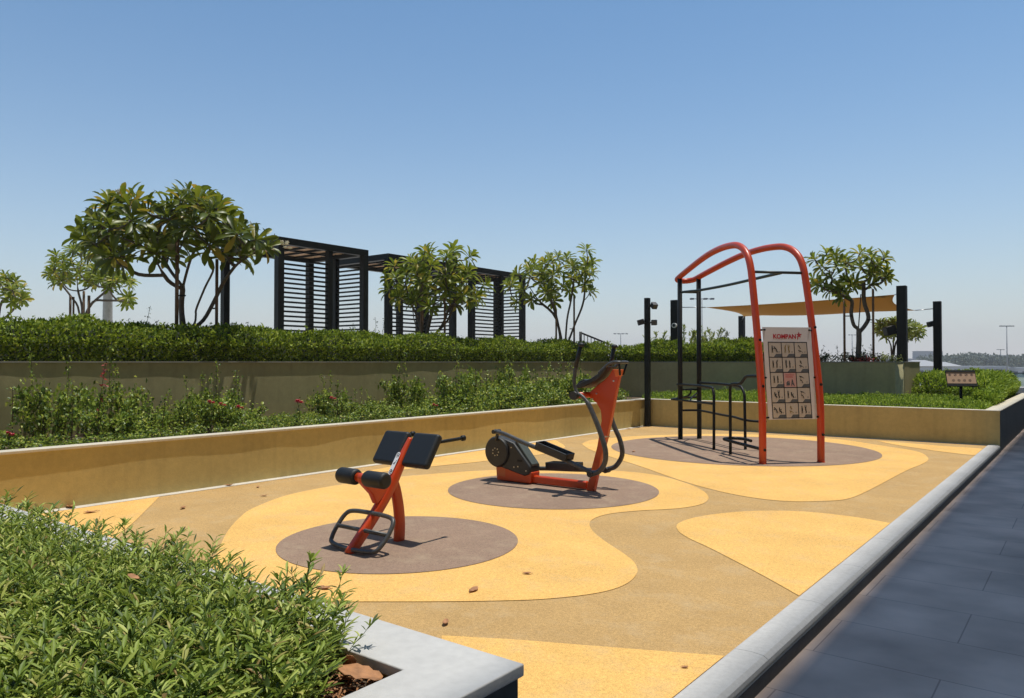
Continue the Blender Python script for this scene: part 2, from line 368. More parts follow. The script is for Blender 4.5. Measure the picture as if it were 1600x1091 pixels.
# planter walls with slightly uneven render and a thin pale coping
def uneven(name, a, b, z0, z1, m, thick, parent, amp=.0028, step=.06, side=1):
    """a vertical wall from a to b whose visible face wobbles by a few mm; the body extends away from it"""
    a = np.array(a, float); b = np.array(b, float); L = np.linalg.norm(b-a); e = (b-a)/L; nm = np.array([e[1], -e[0]])*side
    nu = max(2, int(L/step)); nv = max(2, int((z1-z0)/step))
    u = np.linspace(0, L, nu+1); v = np.linspace(z0, z1, nv+1); U, Vv = np.meshgrid(u, v, indexing='ij')
    ph = rng.uniform(0, 6.28, 12); wob = np.zeros_like(U)
    for k in range(12):
        fu, fv = rng.uniform(.6, 7), rng.uniform(.5, 5); wob += np.sin(U*fu+Vv*fv*rng.choice([-1, 1])+ph[k])/(1+.35*fu)
    wob = wob*amp*.6
    edge = np.minimum(np.minimum(U, L-U)/.05, 1); wob *= edge
    X = a[0]+e[0]*U+nm[0]*wob; Y = a[1]+e[1]*U+nm[1]*wob
    P = np.stack([X, Y, Vv], -1).reshape(-1, 3)
    idx = np.arange((nu+1)*(nv+1)).reshape(nu+1, nv+1)
    q = np.stack([idx[:-1, :-1], idx[1:, :-1], idx[1:, 1:], idx[:-1, 1:]], -1).reshape(-1, 4)
    if side < 0: q = q[:, ::-1]
    # body behind
    back = -nm*thick; a0 = a-nm*.012; b0 = b-nm*.012
    bb = [(*a0, z0), (*b0, z0), (*(b+back), z0), (*(a+back), z0), (*a0, z1-.002), (*b0, z1-.002), (*(b+back), z1-.002), (*(a+back), z1-.002)]
    base = len(P); P = np.concatenate([P, np.array(bb)])
    q = np.concatenate([q, base+np.array([(4, 5, 6, 7), (1, 2, 6, 5), (2, 3, 7, 6), (3, 0, 4, 7)])])
    return link(name, npmesh(name, P, q), m, parent)

ZC = .61
lw = thing('planter_wall', 'long ochre planter wall with thin pale coping along the left side of the rubber court', 'planter wall', (0, 0, 0))
uneven('wall_face', (XL, 1.45), (XL, Y1), 0, ZC-.028, M['wall_gold'], .16, lw, side=1)
MB().box((XL-.165, 1.45, ZC-.028), (XL+.021, Y1+.02, ZC)).build('coping', M['coping_cream'], lw, .004)
fw = thing('planter_wall', 'short ochre planter wall across the far end of the court behind the climbing frame', 'planter wall', (0, 0, 0))
uneven('wall_face', (XL-.16, Y1), (XR, Y1), 0, ZC-.012, M['wall_gold'], .16, fw, side=1)
MB().box((XL-.17, Y1-.004, ZC-.012), (XR+.004, Y1+.2, ZC+.002)).build('coping', M['coping_cream'], fw, .004)
MB().box((XR-.22, Y1+.165, -.1), (XR-.004, 24.6, ZC-.02)).build('side_wall', M['shade_dark'], fw)  # path-side wall body, shade put into its colour
MB().box((XR-.24, Y1+.204, ZC-.02), (XR+.004, 24.6, ZC+.002)).build('side_coping', M['coping_cream'], fw, .004)
MB().box((XR-.004, Y1+.0, -.1), (XR+.002, 24.6, ZC-.022)).build('shade_face', M['shade_dark'], fw)  # thin dark sheet: painted shade on the side towards the path
sheet('planter_soil', [(XL-2.6, -3), (XL-.1, -3), (XL-.1, YU), (XL-2.6, YU)], .50, M['soil'])
sheet('planter_soil', [(XL-.1, Y1+.1), (XR-.15, Y1+.1), (XR-.15, 24.6), (XL-.1, 24.6)], .504, M['soil'])

nw = thing('planter_wall', 'near planter wall with broad pale stone coping and dark corner in the foreground', 'planter wall', (0, 0, 0))
cp = MB()
cp.prism([(-9.5, Y0-.235), (XR-.24, Y0-.235), (XR-.24, -3), (XR, -3), (XR, Y0), (-9.5, Y0)], 'z', ZC-.035, ZC)
cp.build('coping', M['coping'], nw, .005)
MB().box((-9.5, Y0-.2, 0), (XR-.02, Y0-.022, ZC-.035)).build('back_wall', M['wall_gold'], nw)
MB().box((XR-.2, -3, -.1), (XR-.012, Y0-.2, ZC-.035)).build('side_wall', M['wall_gold'], nw)
MB().box((XR-.0118, -3, -.1), (XR-.008, Y0-.02, ZC-.036)).build('shade_face', M['shade_dark'], nw)  # painted shade laid over the ochre side wall
sheet('planter_soil', [(-9.5, -3), (XR-.1, -3), (XR-.1, Y0-.1), (-9.5, Y0-.1)], .545, M['soil'])

ZU = 1.462
XU = -10.6
uw = thing('planter_wall', 'tall olive grey upper planter wall carrying the clipped hedge and trees', 'planter wall', (0, 0, 0))
uneven('left_wall', (XU, -4), (XU, YU), .4, ZU-.02, M['wall_olive'], .18, uw, amp=.003, side=1)
uneven('front_wall', (XU, YU), (-3.27, YU), .4, ZU-.02, M['wall_olive'], .18, uw, side=1)
uneven('end_wall', (-3.27, YU), (-3.27, 20.3), .4, ZU-.02, M['wall_olive'], .18, uw, side=1)
MB().box((XU-.18, -4, ZU-.02), (XU+.02, YU-.012, ZU)).box((XU-.18, YU-.012, ZU-.02), (-3.258, YU+.19, ZU)).box((-3.46, YU+.19, ZU-.02), (-3.258, 20.3, ZU)).build('coping', mat('grey_coping', (.30, .29, .24), .7, noise=[(3, .1)]), uw)
sheet('planter_soil', [(-12.9, -4), (XU-.1, -4), (XU-.1, YU+.1), (-12.9, YU+.1)], 1.38, M['soil'])
sheet('planter_soil', [(-12.9, YU+.1), (-3.4, YU+.1), (-3.4, 20.3), (-12.9, 20.3)], 1.384, M['soil'])
sheet('terrace', [(-46, -25), (-12.9, -25), (-12.9, 27), (-46, 27)], 1.30, M['deck'])
sheet('terrace', [(-12.9, 20.3), (-3.27, 20.3), (-3.27, 27), (-12.9, 27)], .30, M['deck'])

# glass balustrade and parapet at the far edge of the podium
glass = bpy.data.materials.new('balustrade_glass'); glass.use_nodes = True; n = glass.node_tree.nodes; l = glass.node_tree.links
gp = n['Principled BSDF']; gp.inputs['Base Color'].default_value = (.55, .68, .66, 1); gp.inputs['Roughness'].default_value = .05
tr = n.new('ShaderNodeBsdfTransparent'); tr.inputs[0].default_value = (.82, .9, .88, 1); ms = n.new('ShaderNodeMixShader'); ms.inputs[0].default_value = .16
l.new(tr.outputs[0], ms.inputs[1]); l.new(gp.outputs[0], ms.inputs[2]); l.new(ms.outputs[0], n['Material Output'].inputs[0])
bl = thing('glass_balustrade', 'clear glass balustrade with thin black top rail beyond the hedge at the far edge', 'balustrade', (0, 27, 0))
MB().box((-12, -.02, 1.11), (5, .02, 1.135)).build('top_rail', M['black'], bl)
for i in range(12):
    x0 = -12+i*1.417
    MB().box((x0+.01, -.006, .72), (x0+1.407, .006, 1.108)).build('glass_panel', glass, bl)
pw = thing('parapet_wall', 'pale capped low parapet with dark blue base closing the end of the path', 'parapet', (0, 27.1, 0))
MB().box((-12, -.3, .52), (5, .1, .70)).build('cap', M['coping'], pw, .01)
MB().box((-12, -.22, -.1), (5, .06, .52)).build('base', mat('blue_grey_tile', (.06, .085, .11), .35, noise=[(1, .3)]), pw)

# tall plain tower beside the path: it throws the soft shade that covers the walkway
tw = thing('tower_block', 'tall plain apartment tower on the right of the path, throwing the shade on it', 'building', (2.24, 0, 0))
MB().box((0, -28, -5.1), (18, 70, 36.2)).build('wall', mat('tower_render', (.42, .40, .38), .8, noise=[(.3, .06)]), tw)
wm = mat('tower_glass', (.03, .04, .05), .08)
for fl in range(3):
    for k in range(6):
        MB().box((-.05, -8+k*6, .9+fl*3.6), (.02, -4.6+k*6, 2.9+fl*3.6)).build('window', wm, tw)

# ------------------------------------------------------------------ distant country beyond the podium
def far(px, dist, z=-5.2): p = D(px, 600, dist); return (float(p[0]), float(p[1]), z)
FR = atan2(.6109, .7917)
wb = mat('far_white_render', (.45, .46, .47), .7, noise=[(.05, .08)]); dk = mat('far_dark_opening', (.06, .07, .08), .5)
gr = mat('far_grey_roof', (.20, .21, .23), .7)
def lowbuild(px, dist, wd, h, lab, hip=False, dp=12, bays=4):
    t = thing('building', lab, 'building', far(px, dist), FR)
    MB().box((-wd/2, 0, 0), (wd/2, dp, h)).build('wall', wb, t)
    if hip:
        rr = MB(); e = .8; rh = h*.35
        V = [(-wd/2-e, -e, h+.02), (wd/2+e, -e, h+.02), (wd/2+e, dp+e, h+.02), (-wd/2-e, dp+e, h+.02), (-wd/2+wd*.3, dp/2, h+rh), (wd/2-wd*.3, dp/2, h+rh)]
        rr.add(V, [(0, 1, 5, 4), (1, 2, 5), (2, 3, 4, 5), (3, 0, 4), (3, 2, 1, 0)]).build('roof', mat('far_pale_roof', (.33, .33, .33), .7), t)
    else:
        MB().box((-wd/2-.3, -.3, h+.01), (wd/2+.3, dp+.3, h+.7)).build('roof', wb, t)
    for i in range(bays):
        cx = -wd/2+wd*(i+.5)/bays; ww = wd/bays*.55
        MB().box((cx-ww/2, -.12, h*.25), (cx+ww/2, .05, h*.75)).build('window', dk, t)
lowbuild(1455, 230, 10, 5.4, 'white hipped villa behind the tallest black sail post, leftmost far building', True, 14, 3)
lowbuild(1483, 300, 9, 5.0, 'pale far villa partly behind the thinner right black sail post', True, 12, 3)
lowbuild(1528, 330, 26, 4.2, 'long low white far building just right of the icon signboard', False, 12, 5)
lowbuild(1563, 330, 13, 3.8, 'small white far building below the short lamp mast', False, 10, 3)
lowbuild(1610, 330, 18, 3.6, 'low white far building at the right edge of the skyline', False, 10, 4)
t = thing('building', 'long dark grey flat roofed far block above the villas', 'building', far(1462, 700), FR)
MB().box((-40, 0, 0), (26, 20, 10)).build('wall', gr, t); MB().box((-15, 2, 10), (8, 12, 17)).build('roof_structure', gr, t)
t = thing('building', 'far flat canopy building faint behind the tree line on the right', 'building', far(1565, 1100), FR)
MB().box((-18, 0, 15), (20, 30, 17)).build('roof', gr, t)
for x in (-14, 14): MB().box((x, 2, 0), (x+2, 4, 16)).build('column', gr, t)

def ftree_cloud():
    c = Cloud()
    N = 900
    for _ in range(1):
        pass
    return c
fm = leafmat('far_tree_leaf', [(0, (.05, .075, .045)), (.5, (.075, .10, .06)), (1, (.11, .13, .08))], .7, .1)
fw_c = Cloud()
for k in range(330):
    px = rng.uniform(1430, 1720); dist = rng.uniform(390, 560)
    if px < 1480 and rng.random() < .7: continue
    p = np.array(far(px, dist)); h = rng.uniform(8.0, 11.5)*(1.1 if 1490 < px < 1560 else 1); r = rng.uniform(2.4, 5)
    N = 130; q = rdir(N)*np.array([r, r, h*.38])*rng.uniform(.6, 1.05, (N, 1)); q[:, 2] += h*.6
    fw_c.leaves(SMALL, p+q, rdir(N), rdir(N), rng.uniform(1.0, 1.9, N), rng.uniform(.8, 1.4, N))
o = fw_c.build('far_trees', fm); tag(o, 'hazy dark green belt of trees along the far skyline at the right', 'tree belt', kind='stuff')

def mast(px, ytop, dist, lab, n, wd):
    z = float(D(px, ytop, dist)[2]); t = thing('floodlight_mast', lab, 'lamp mast', far(px, dist), FR, None)
    H = z+5.2; r = .0009*dist if dist > 150 else .12
    MB().tube([(0, 0, 0), (0, 0, H)], [r*.9, r*.55], 8).build('mast', M['mastm'], t)
    MB().box((-wd/2, -.08, H-.25), (wd/2, .08, H-.1)).build('crossbar', M['mastm'], t)
    for i in range(n):
        x = -wd/2+wd*i/(n-1); a = wd/n*.33
        MB().box((x-a, -.5, H-.35), (x+a, .5, H+.0), ).build('floodlight', M['mastd'], t)
M['mastm'] = mat('mast_metal', (.22, .23, .24), .5); M['mastd'] = mat('floodlight_dark', (.07, .08, .09), .5)
mast(1097.5, 466, 170, 'far floodlight mast with dark lamps seen between the black posts of the climbing frame', 4, 4.6)
mast(970, 521, 300, 'short far floodlight mast seen above the hedge left of the spotlight post', 4, 4.8)
mast(1574, 509, 300, 'tallest floodlight mast over the far skyline at the right', 5, 4.8)
mast(1564, 546, 420, 'small floodlight mast left of the tallest one at the far right', 3, 3.2)
mast(1332, 523, 420, 'tiny far floodlight mast behind the right frangipani stem', 3, 3.2)

# ------------------------------------------------------------------ pergolas
roof_ys = [9.8, 13.0, 16.2]
def pergola(y0, lab):
    t = thing('pergola', lab, 'pergola', (-16.05, y0, 1.2), 0, 'black slatted pergolas on the upper terrace')
    W, L, H = 2.1, 2.4, 2.97; s = .15
    for (x, y) in ((0, 0), (W, 0), (0, L), (W, L)): MB().box((x-s/2, y-s/2, 0), (x+s/2, y+s/2, H-.15)).build('post', M['black'], t)
    MB().box((W-.06, L*.56-.06, 0), (W+.06, L*.56+.06, H-.15)).build('post', M['black'], t)
    MB().box((W/2-.06, L-.06, 0), (W/2+.06, L+.06, H-.15)).build('post', M['black'], t)
    b = MB(); e = s/2
    b.box((-e, -e, H-.148), (W+e, e, H)).box((-e, L-e, H-.148), (W+e, L+e, H)).box((-e, e+.001, H-.148), (e, L-e-.001, H)).box((W-e, e+.001, H-.148), (W+e, L-e-.001, H))
    b.build('roof_frame', M['black'], t)
    j = MB()
    for i in range(1, 5): j.box((e+.001, e+(L-2*e)*i/5-.012, H-.10), (W-e-.001, e+(L-2*e)*i/5+.012, H-.05))
    for i in range(1, 2): j.box((e+(W-2*e)*i/2-.015, e+.001, H-.098), (e+(W-2*e)*i/2+.015, L-e-.001, H-.055))
    j.build('roof_joist', M['black'], t)
    k = MB(); x = e+.01
    while x < W-e-.1:
        k.box((x, e+.002, H-.046), (x+.20, L-e-.002, H-.02)); x += .27
    k.build('roof_board', M['timber'], t)
    sl = MB(); z = .3
    while z < H-.42:
        sl.box((W-.02, e+.001, z), (W+.02, L*.56-.061, z+.04)); z += .104
    sl.build('slat_screen', M['black'], t)
    sl = MB(); z = .3
    while z < H-.35:
        sl.box((W/2+.061, L-.02, z), (W-e-.001, L+.02, z+.04)); z += .104
    sl.build('slat_screen', M['black'], t)
pergola(9.8, 'nearest black slatted pergola with tan board roof, right of the big frangipani')
pergola(13.0, 'middle black slatted pergola, mostly hidden behind the yellow green frangipani')
pergola(16.2, 'farthest black slatted pergola, between the two smaller frangipanis')

# stair railing beyond the hedge
t = thing('stair_railing', 'black barred stair railing dropping behind the hedge above the cross trainer', 'railing', (-12.9, 20.3, 1.3))
zt = 1.09; r_ = MB().tube([(0, 0, zt), (.1, 2.6, zt-.52)], .03, 8); r_.build('handrail', M['black'], t)
MB().tube([(0, 0, 0), (0, 0, zt+.03)], .045, 8).build('newel_post', M['black'], t)
bb = MB()
for i in range(1, 14): bb.tube([(.1*i/13, .2*i, -.3), (.1*i/13, .2*i, zt-.04*i)], .014, 6)
bb.build('baluster', M['black'], t)

# ------------------------------------------------------------------ shade sail and its posts
posts = dict(a=(-9.3, 19.6, 3.2), b=(-10.5, 27.9, 3.2), c=(-3.43, 19.1, 3.2), d=(-3.5, 24.6, 3.2))
plab = dict(a='black sail post with a round white fixture, behind the climbing frame at left', b='black sail post under the low front corner of the sail',
            c='tallest looking black sail post standing in the planter by the yellow flowers', d='black sail post rising behind the low hedge, rightmost of the four')
pz = dict(a=1.38, b=-.1, c=1.38, d=.3)
for k, (x, y, z) in posts.items():
    t = thing('sail_post', plab[k], 'post', (x, y, pz[k]), 0, 'posts of the shade sail')
    MB().box((-.1, -.1, 0), (.1, .1, z-pz[k])).build('shaft', M['black'], t, .006)
    MB().box((-.14, -.14, 0), (.14, .14, .015)).build('base_plate', M['black'], t)
    if k == 'a':
        m = MB().tube([(.04, -.1, z-.72-pz[k]), (.04, -.17, z-.72-pz[k])], .07, 16)
        m.build('round_fixture', M['white_paint'], t)
        MB().tube([(.04, -.171, z-.72-pz[k]), (.04, -.175, z-.72-pz[k])], .045, 16).build('lens', M['plastic'], t)
def spot(name, lab, p, dirv, s=.075, group='spotlights on the posts'):
    t = thing(name, lab, 'spotlight', p, 0, group)
    q = Vector(dirv).to_track_quat('Y', 'Z').to_matrix()
    MB().box((-s, -s*1.1, -s), (s, s*1.1, s), q).build('housing', M['plastic'], t, .008)
    MB().box((-s*.8, s*1.1, -s*.8), (s*.8, s*1.13, s*.8), q).build('lens', M['greytube'], t)
    return t
def spotarm(t, to): MB().tube([(0, 0, 0), to], .016, 8).build('bracket', M['steel'], t)
t = spot('spotlight', 'dark square spotlight on the right sail post above the glass rail', (-3.66, 24.55, 2.55), (-.6, -.5, -.2)); spotarm(t, (.1, 0, 0))
t = spot('spotlight', 'dark square spotlight on the left side of the tall planter post', (-3.68, 19.05, 2.18), (-.6, -.5, -.2), .1); spotarm(t, (.16, 0, 0))
t = spot('spotlight', 'small dark spotlight on the post under the low sail corner', (-10.22, 27.7, 2.2), (.5, -.6, -.2), .09); spotarm(t, (-.18, .1, 0))

sm_ = bpy.data.materials.new('tan_sail_fabric'); sm_.use_nodes = True; n = sm_.node_tree.nodes; l = sm_.node_tree.links
sp = n['Principled BSDF']; sp.inputs['Base Color'].default_value = (.60, .42, .17, 1); sp.inputs['Roughness'].default_value = .8
tl = n.new('ShaderNodeBsdfTranslucent'); tl.inputs[0].default_value = (.62, .40, .14, 1); ms = n.new('ShaderNodeMixShader'); ms.inputs[0].default_value = .45
l.new(sp.outputs[0], ms.inputs[1]); l.new(tl.outputs[0], ms.inputs[2]); l.new(ms.outputs[0], n['Material Output'].inputs[0])
ss = thing('shade_sail', 'tan four cornered fabric shade sail stretched between black posts', 'shade sail', (-6.5, 22.5, 3))
A = np.array([-8.45, 19.75, 2.97]); Bc = np.array([-10.2, 27.3, 3.15]); Cc = np.array([-3.62, 19.35, 3.03]); Dd = np.array([-4.0, 24.2, 2.94])
ctr = np.array([-6.5, 22.5, 3]); nn = 20; V = []
for i in range(nn+1):
    for j in range(nn+1):
        u, v = i/nn, j/nn
        P = (1-u)*(1-v)*A+u*(1-v)*Cc+(1-u)*v*Bc+u*v*Dd
        cu = 4*u*(1-u); cv = 4*v*(1-v)
        mid = (A+Bc+Cc+Dd)/4
        pull = .10*(cu*(1-cv)+cv*(1-cu))
        P = P+(mid-P)*pull*np.array([1, 1, 0]); P[2] -= .16*cu*cv
        V.append(P-ctr)
Fq = [(i*(nn+1)+j, (i+1)*(nn+1)+j, (i+1)*(nn+1)+j+1, i*(nn+1)+j+1) for i in range(nn) for j in range(nn)]
o = MB().add(V, Fq, True).build('fabric', sm_, ss); so = o.modifiers.new('s', 'SOLIDIFY'); so.thickness = .004
for cn, pk in ((A, 'a'), (Bc, 'b'), (Cc, 'c'), (Dd, 'd')):
    q = np.array(posts[pk]); q[2] = 3.0; dv = (q-cn); q = q-.1*dv/np.linalg.norm(dv)
    MB().tube([cn-ctr, q-ctr], .012, 8).build('cable', M['steel'], ss)

# spotlight post in the corner of the court
CPX, CPY = -7.94, 15.3
t = thing('light_post', 'slim square black post in the far corner of the court', 'post', (CPX, CPY, 0))
MB().box((-.054, -.054, 0), (.054, .054, 2.9)).build('shaft', M['black'], t, .005)
MB().box((-.075, -.075, .0061), (.075, .075, .02)).build('base_plate', M['black'], t)
t = spot('spotlight', 'topmost of the three cube spotlights on the corner post', (CPX+.17, CPY, 2.72), (.6, -.4, -.5), .06); spotarm(t, (-.1, 0, .02))
t = spot('spotlight', 'left cube spotlight of the lower pair on the corner post', (CPX-.09, CPY-.14, 2.35), (-.7, -.6, -.25), .062); spotarm(t, (.05, .09, 0))
t = spot('spotlight', 'right cube spotlight of the lower pair on the corner post', (CPX+.17, CPY, 2.34), (.3, -.9, -.1), .06); spotarm(t, (-.1, 0, 0))
# ------------------------------------------------------------------ back extension bench
b = thing('back_extension_bench', 'orange back extension bench with black pads and foot ring on the nearest brown disc', 'exercise bench', (-4.45, 3.765, .008))
BM = smooth([(0, -.01, -.01), (0, .228, .232), (0, .379, .41), (0, .471, .551), (0, .56, .685), (0, .64, .81)], 6)
nb = len(BM)
def ovaltube(pts, wx, wy, mb=None, n=16):
    """oval box-like tube in the y-z plane: wx half width across, wy half depth"""
    mb = mb or MB(); V = []; k = len(pts)
    for i, p in enumerate(pts):
        a = np.array(pts[max(i-1, 0)]); c = np.array(pts[min(i+1, k-1)]); t_ = unit(c-a); nr = np.array([0, -t_[2], t_[1]])
        hx = wx[i] if hasattr(wx, '__len__') else wx; hy = wy[i] if hasattr(wy, '__len__') else wy
        for j in range(n):
            an = 2*pi*j/n; ca, sa = cos(an), sin(an); e = .7
            V.append(np.array(p)+np.array([1, 0, 0])*hx*np.sign(ca)*abs(ca)**e+nr*hy*np.sign(sa)*abs(sa)**e)
    F = []
    for i in range(k-1):
        for j in range(n): F.append((i*n+j, i*n+(j+1) % n, (i+1)*n+(j+1) % n, (i+1)*n+j))
    F += [tuple(range(n))[::-1], tuple((k-1)*n+j for j in range(n))]
    return mb.add(V, F, True)
ovaltube(BM, np.interp(np.linspace(0, 1, nb), [0, .5, .72, 1], [.034, .04, .036, .02]), np.interp(np.linspace(0, 1, nb), [0, .5, .72, 1], [.042, .05, .042, .028])).build('main_beam', M['orange'], b)
RL = smooth([(0, .505, -.01), (0, .512, .12), (0, .50, .26), (0, .467, .41), (0, .43, .50)], 5)
ovaltube(RL, .034, np.linspace(.048, .042, len(RL))).build('rear_leg', M['orange'], b)
MB().prism([(.085, .525), (.20, .415), (.245, .33), (.30, .37), (.37, .45), (.30, .465), (.20, .52), (.14, .575)], 'x', -.03, .03).build('roller_arm', M['orange'], b, .012, 3)
MB().tube([(-.25, .112, .553), (.25, .112, .553)], .02, 12).build('roller_axle', M['orange'], b)
MB().tube([(-.045, .112, .553), (.045, .112, .553)], .036, 16).build('roller_hub', M['orange'], b)
def roller(x0, x1):
    pts = [(x0, .112, .553), (x0+.006, .112, .553), (x0+.02, .112, .553), (x1-.02, .112, .553), (x1-.006, .112, .553), (x1, .112, .553)]
    MB().tube(pts, [.040, .056, .062, .062, .056, .040], 28).build('roller_pad', M['foam'], b)
roller(-.255, -.05); roller(.05, .275)
ang = atan2(.26, .17); q = Matrix.Rotation(ang, 3, 'X')
def pad(x0, x1):
    MB().box((x0, -.15, -.03), (x1, .15, .04), q, (0, .595, .725)).build('hip_pad', M['foam'], b, .028, 5)
pad(-.315, -.03); pad(.03, .315)
for sx in (-1, 1):
    MB().tube(smooth([(sx*.16, .66, .765), (sx*.25, .665, .79), (sx*.29, .70, .80), (sx*.295, .80, .803), (sx*.295, .93, .808)], 5), .0145, 12).build('grab_handle', M['black'], b)
    MB().tube([(sx*.295, .925, .808), (sx*.295, .94, .808), (sx*.295, .965, .808), (sx*.295, .975, .808)], [.016, .024, .024, .015], 16).build('handle_end', M['black'], b)
ring = [(-.20, .175, .262), (-.27, .155, .235), (-.295, .10, .16), (-.29, .035, .075), (-.24, .0, .035), (0, -.03, .028), (.22, -.005, .035), (.27, .03, .075), (.285, .10, .16), (.27, .155, .235), (.20, .175, .262), (0, .178, .268)]
rp = smooth(ring, 6, True); rp.append(rp[0]); rp.append(rp[1])
rp = [p+np.array([0, .03, 0]) for p in rp]
MB().tube(rp, .0175, 12, cap=False).build('foot_ring', M['greytube'], b)
MB().tube([(-.285, .12, .15), (.28, .12, .15)], .0165, 12).build('foot_bar', M['greytube'], b)
dc = MB(); P0 = np.array([.014, .395, .43]); 
dq = Matrix.Rotation(atan2(.14, .092), 3, 'X')
pl = []
for i in range(9): a = pi/2+pi*i/8-pi/2; pl.append((cos(a)*.022, .07+sin(a)*.022))
pl2 = [(x_, y_) for x_, y_ in [(.021*cos(a), .08+.021*sin(a)) for a in np.linspace(0, pi, 9)]]+[(.021*cos(a), -.08+.021*sin(a)) for a in np.linspace(pi, 2*pi, 9)]
dz = .0535
OD = Vector((-.004, .50, .598))
V = [tuple(dq @ Vector((x_, y_, dz))+OD) for x_, y_ in pl2]
dc.add(V, [tuple(range(len(V)))]); dec = dc.build('decal', M['white_paint'], b)
gl = MB()
def stroke(mb, pts, wd, z, q, org):
    for (a, c) in zip(pts[:-1], pts[1:]):
        a = np.array(a); c = np.array(c); d_ = unit(c-a); nrm_ = np.array([-d_[1], d_[0]])*wd/2; d_ = d_*wd*.3
        mb.add([tuple(q @ Vector((*v_, z))+Vector(org)) for v_ in (a-d_-nrm_, c+d_-nrm_, c+d_+nrm_, a-d_+nrm_)], [(0, 1, 2, 3)])
stroke(gl, [(-.012, .055), (.012, .06), (.014, .085), (-.01, .085), (-.012, .07), (.008, .072)], .005, dz+.0008, dq, OD)
stroke(gl, [(-.012, -.005), (.002, .008), (0, -.01), (.012, .028)], .005, dz+.0008, dq, OD)
stroke(gl, [(-.012, -.085), (.008, -.09), (.014, -.065), (-.004, -.055), (-.014, -.07), (.006, -.075), (.01, -.06)], .006, dz+.0008, dq, OD)
gl.build('decal_mark', M['black'], dec)

# ------------------------------------------------------------------ cross trainer.  local x = world x (s = -x), y across
e = thing('cross_trainer', 'orange and charcoal cross trainer with two swing arms on the middle brown disc', 'cross trainer', (-4.489, 7.235, .008))
def sz(pts, flip=True): return [(-a, c) for a, c in pts]
front = [(-.08, 0), (-.165, .355), (-.235, .573), (-.292, .787), (-.332, .965), (-.37, 1.141), (-.40, 1.26), (-.42, 1.36)]
back = [(-.322, 1.36), (-.274, 1.29), (-.208, 1.237), (-.13, 1.185), (-.075, 1.14), (.005, 1.085), (-.03, 1.04), (-.12, .985), (-.172, .90), (-.182, .80), (-.122, .492), (-.055, .272), (.022, 0)]
MB().prism(sz(front+back), 'y', -.032, .032).build('upright', M['orange'], e, .01, 3)
pb = MB()
for zz, ss_ in ((1.235, -.34), (1.09, -.12), (1.03, -.07), (.62, -.24), (.14, -.03)):
    pb.tube([(-ss_, -.04, zz), (-ss_, .04, zz)], .009, 10)
pb.build('bolt', M['steel'], e)
MB().prism(sz([(-.414, 1.29), (-.428, 1.362), (-.345, 1.362), (-.36, 1.28)]), 'y', -.036, .036).build('top_light_panel', mat('light_orange_cap', (.78, .16, .02), .4), e, .004)
# console tray, lip and grab loop
tray = [(.105, 1.150), (.09, 1.187), (-.02, 1.236), (-.105, 1.262), (-.208, 1.325), (-.30, 1.40), (-.29, 1.355), (-.21, 1.262), (-.11, 1.208), (.02, 1.152)]
MB().prism(sz(tray), 'y', -.13, .13).build('console_tray', M['plastic'], e, .012, 3)
MB().prism(sz([(.10, 1.19), (.05, 1.232), (.0, 1.25), (-.03, 1.243), (.08, 1.183)]), 'y', -.11, .11).build('console_display', M['plastic'], e, .008)
lp = smooth([(.20, -.11, 1.318), (.30, -.11, 1.405), (.37, -.10, 1.44), (.44, -.09, 1.44), (.455, -.03, 1.44), (.455, .03, 1.44), (.44, .09, 1.44), (.37, .10, 1.44), (.30, .11, 1.405), (.20, .11, 1.318)], 5)
MB().tube(lp, .017, 12).build('grab_loop', M['greytube'], e)
MB().tube([(.44, -.09, 1.44), (.42, -.034, 1.30)], .012, 8).tube([(.44, .09, 1.44), (.42, .034, 1.30)], .012, 8).build('loop_stay', M['black'], e)
MB().tube([(-.0, -.30, 1.075), (-.0, .30, 1.075)], .034, 16).build('pivot_axle', M['orange'], e)
for yy_ in (-.30, .30):
    MB().tube([(0, yy_-.03, 1.075), (0, yy_+.03, 1.075)], .048, 18).build('pivot_bearing', M['plastic'], e)
    
# base tube, drive bracket, housing
MB().box((-.80, -.04, .012), (-.02, .04, .10)).build('base_tube', M['orange'], e, .02, 4)
MB().prism(sz([(1.283, .23), (1.262, .01), (.76, .01), (.735, .14), (.80, .16), (1.12, .25)]), 'y', -.085, .085).build('drive_bracket', M['orange'], e, .01)
MB().box((-1.262, -.0875, .06), (-1.13, -.0865, .20)).build('bracket_panel', mat('worn_bracket_orange', (.55, .12, .03), .5), e)
hp = []
for a in np.linspace(radians(250), radians(60), 18): hp.append((1.235+.19*cos(a+pi)*-1, .36+.19*sin(a)))
hc = (1.235, .355); hr = .19
hp = [(hc[0]+hr*cos(a), hc[1]+hr*sin(a)) for a in np.linspace(radians(-105), radians(122), 22)]
hp += [(.99, .475), (.755, .225), (.745, .17), (.765, .12), (.83, .095), (1.0, .13)]
MB().prism(sz(hp), 'y', -.11, .11).build('drive_housing', M['plastic'], e, .022, 4)
MB().prism(sz([(1.0, .49), (.965, .50), (.735, .235), (.752, .205)]), 'y', -.07, .07).build('housing_cover', mat('grey_green_cover', (.07, .085, .075), .45), e, .01)
MB().tube([(-hc[0], -.14, hc[1]), (-hc[0], -.108, hc[1])], [.165, .188], 40).build('flywheel_cover', M['plastic'], e)
MB().tube([(-hc[0], .14, hc[1]), (-hc[0], .108, hc[1])], [.165, .188], 40).build('flywheel_cover', M['plastic'], e)
sb = MB()
for k in range(7):
    a = 2*pi*k/7; sb.tube([(-hc[0]+.045*cos(a), -.1405, hc[1]+.045*sin(a)), (-hc[0]+.045*cos(a), -.146, hc[1]+.045*sin(a))], .008, 8)
for (x_, z_) in ((-.92, .20), (-.80, .16), (-1.02, .42), (-.98, .19)): sb.tube([(x_, -.11, z_), (x_, -.114, z_)], .008, 8)
sb.build('bolt', M['steel'], e)
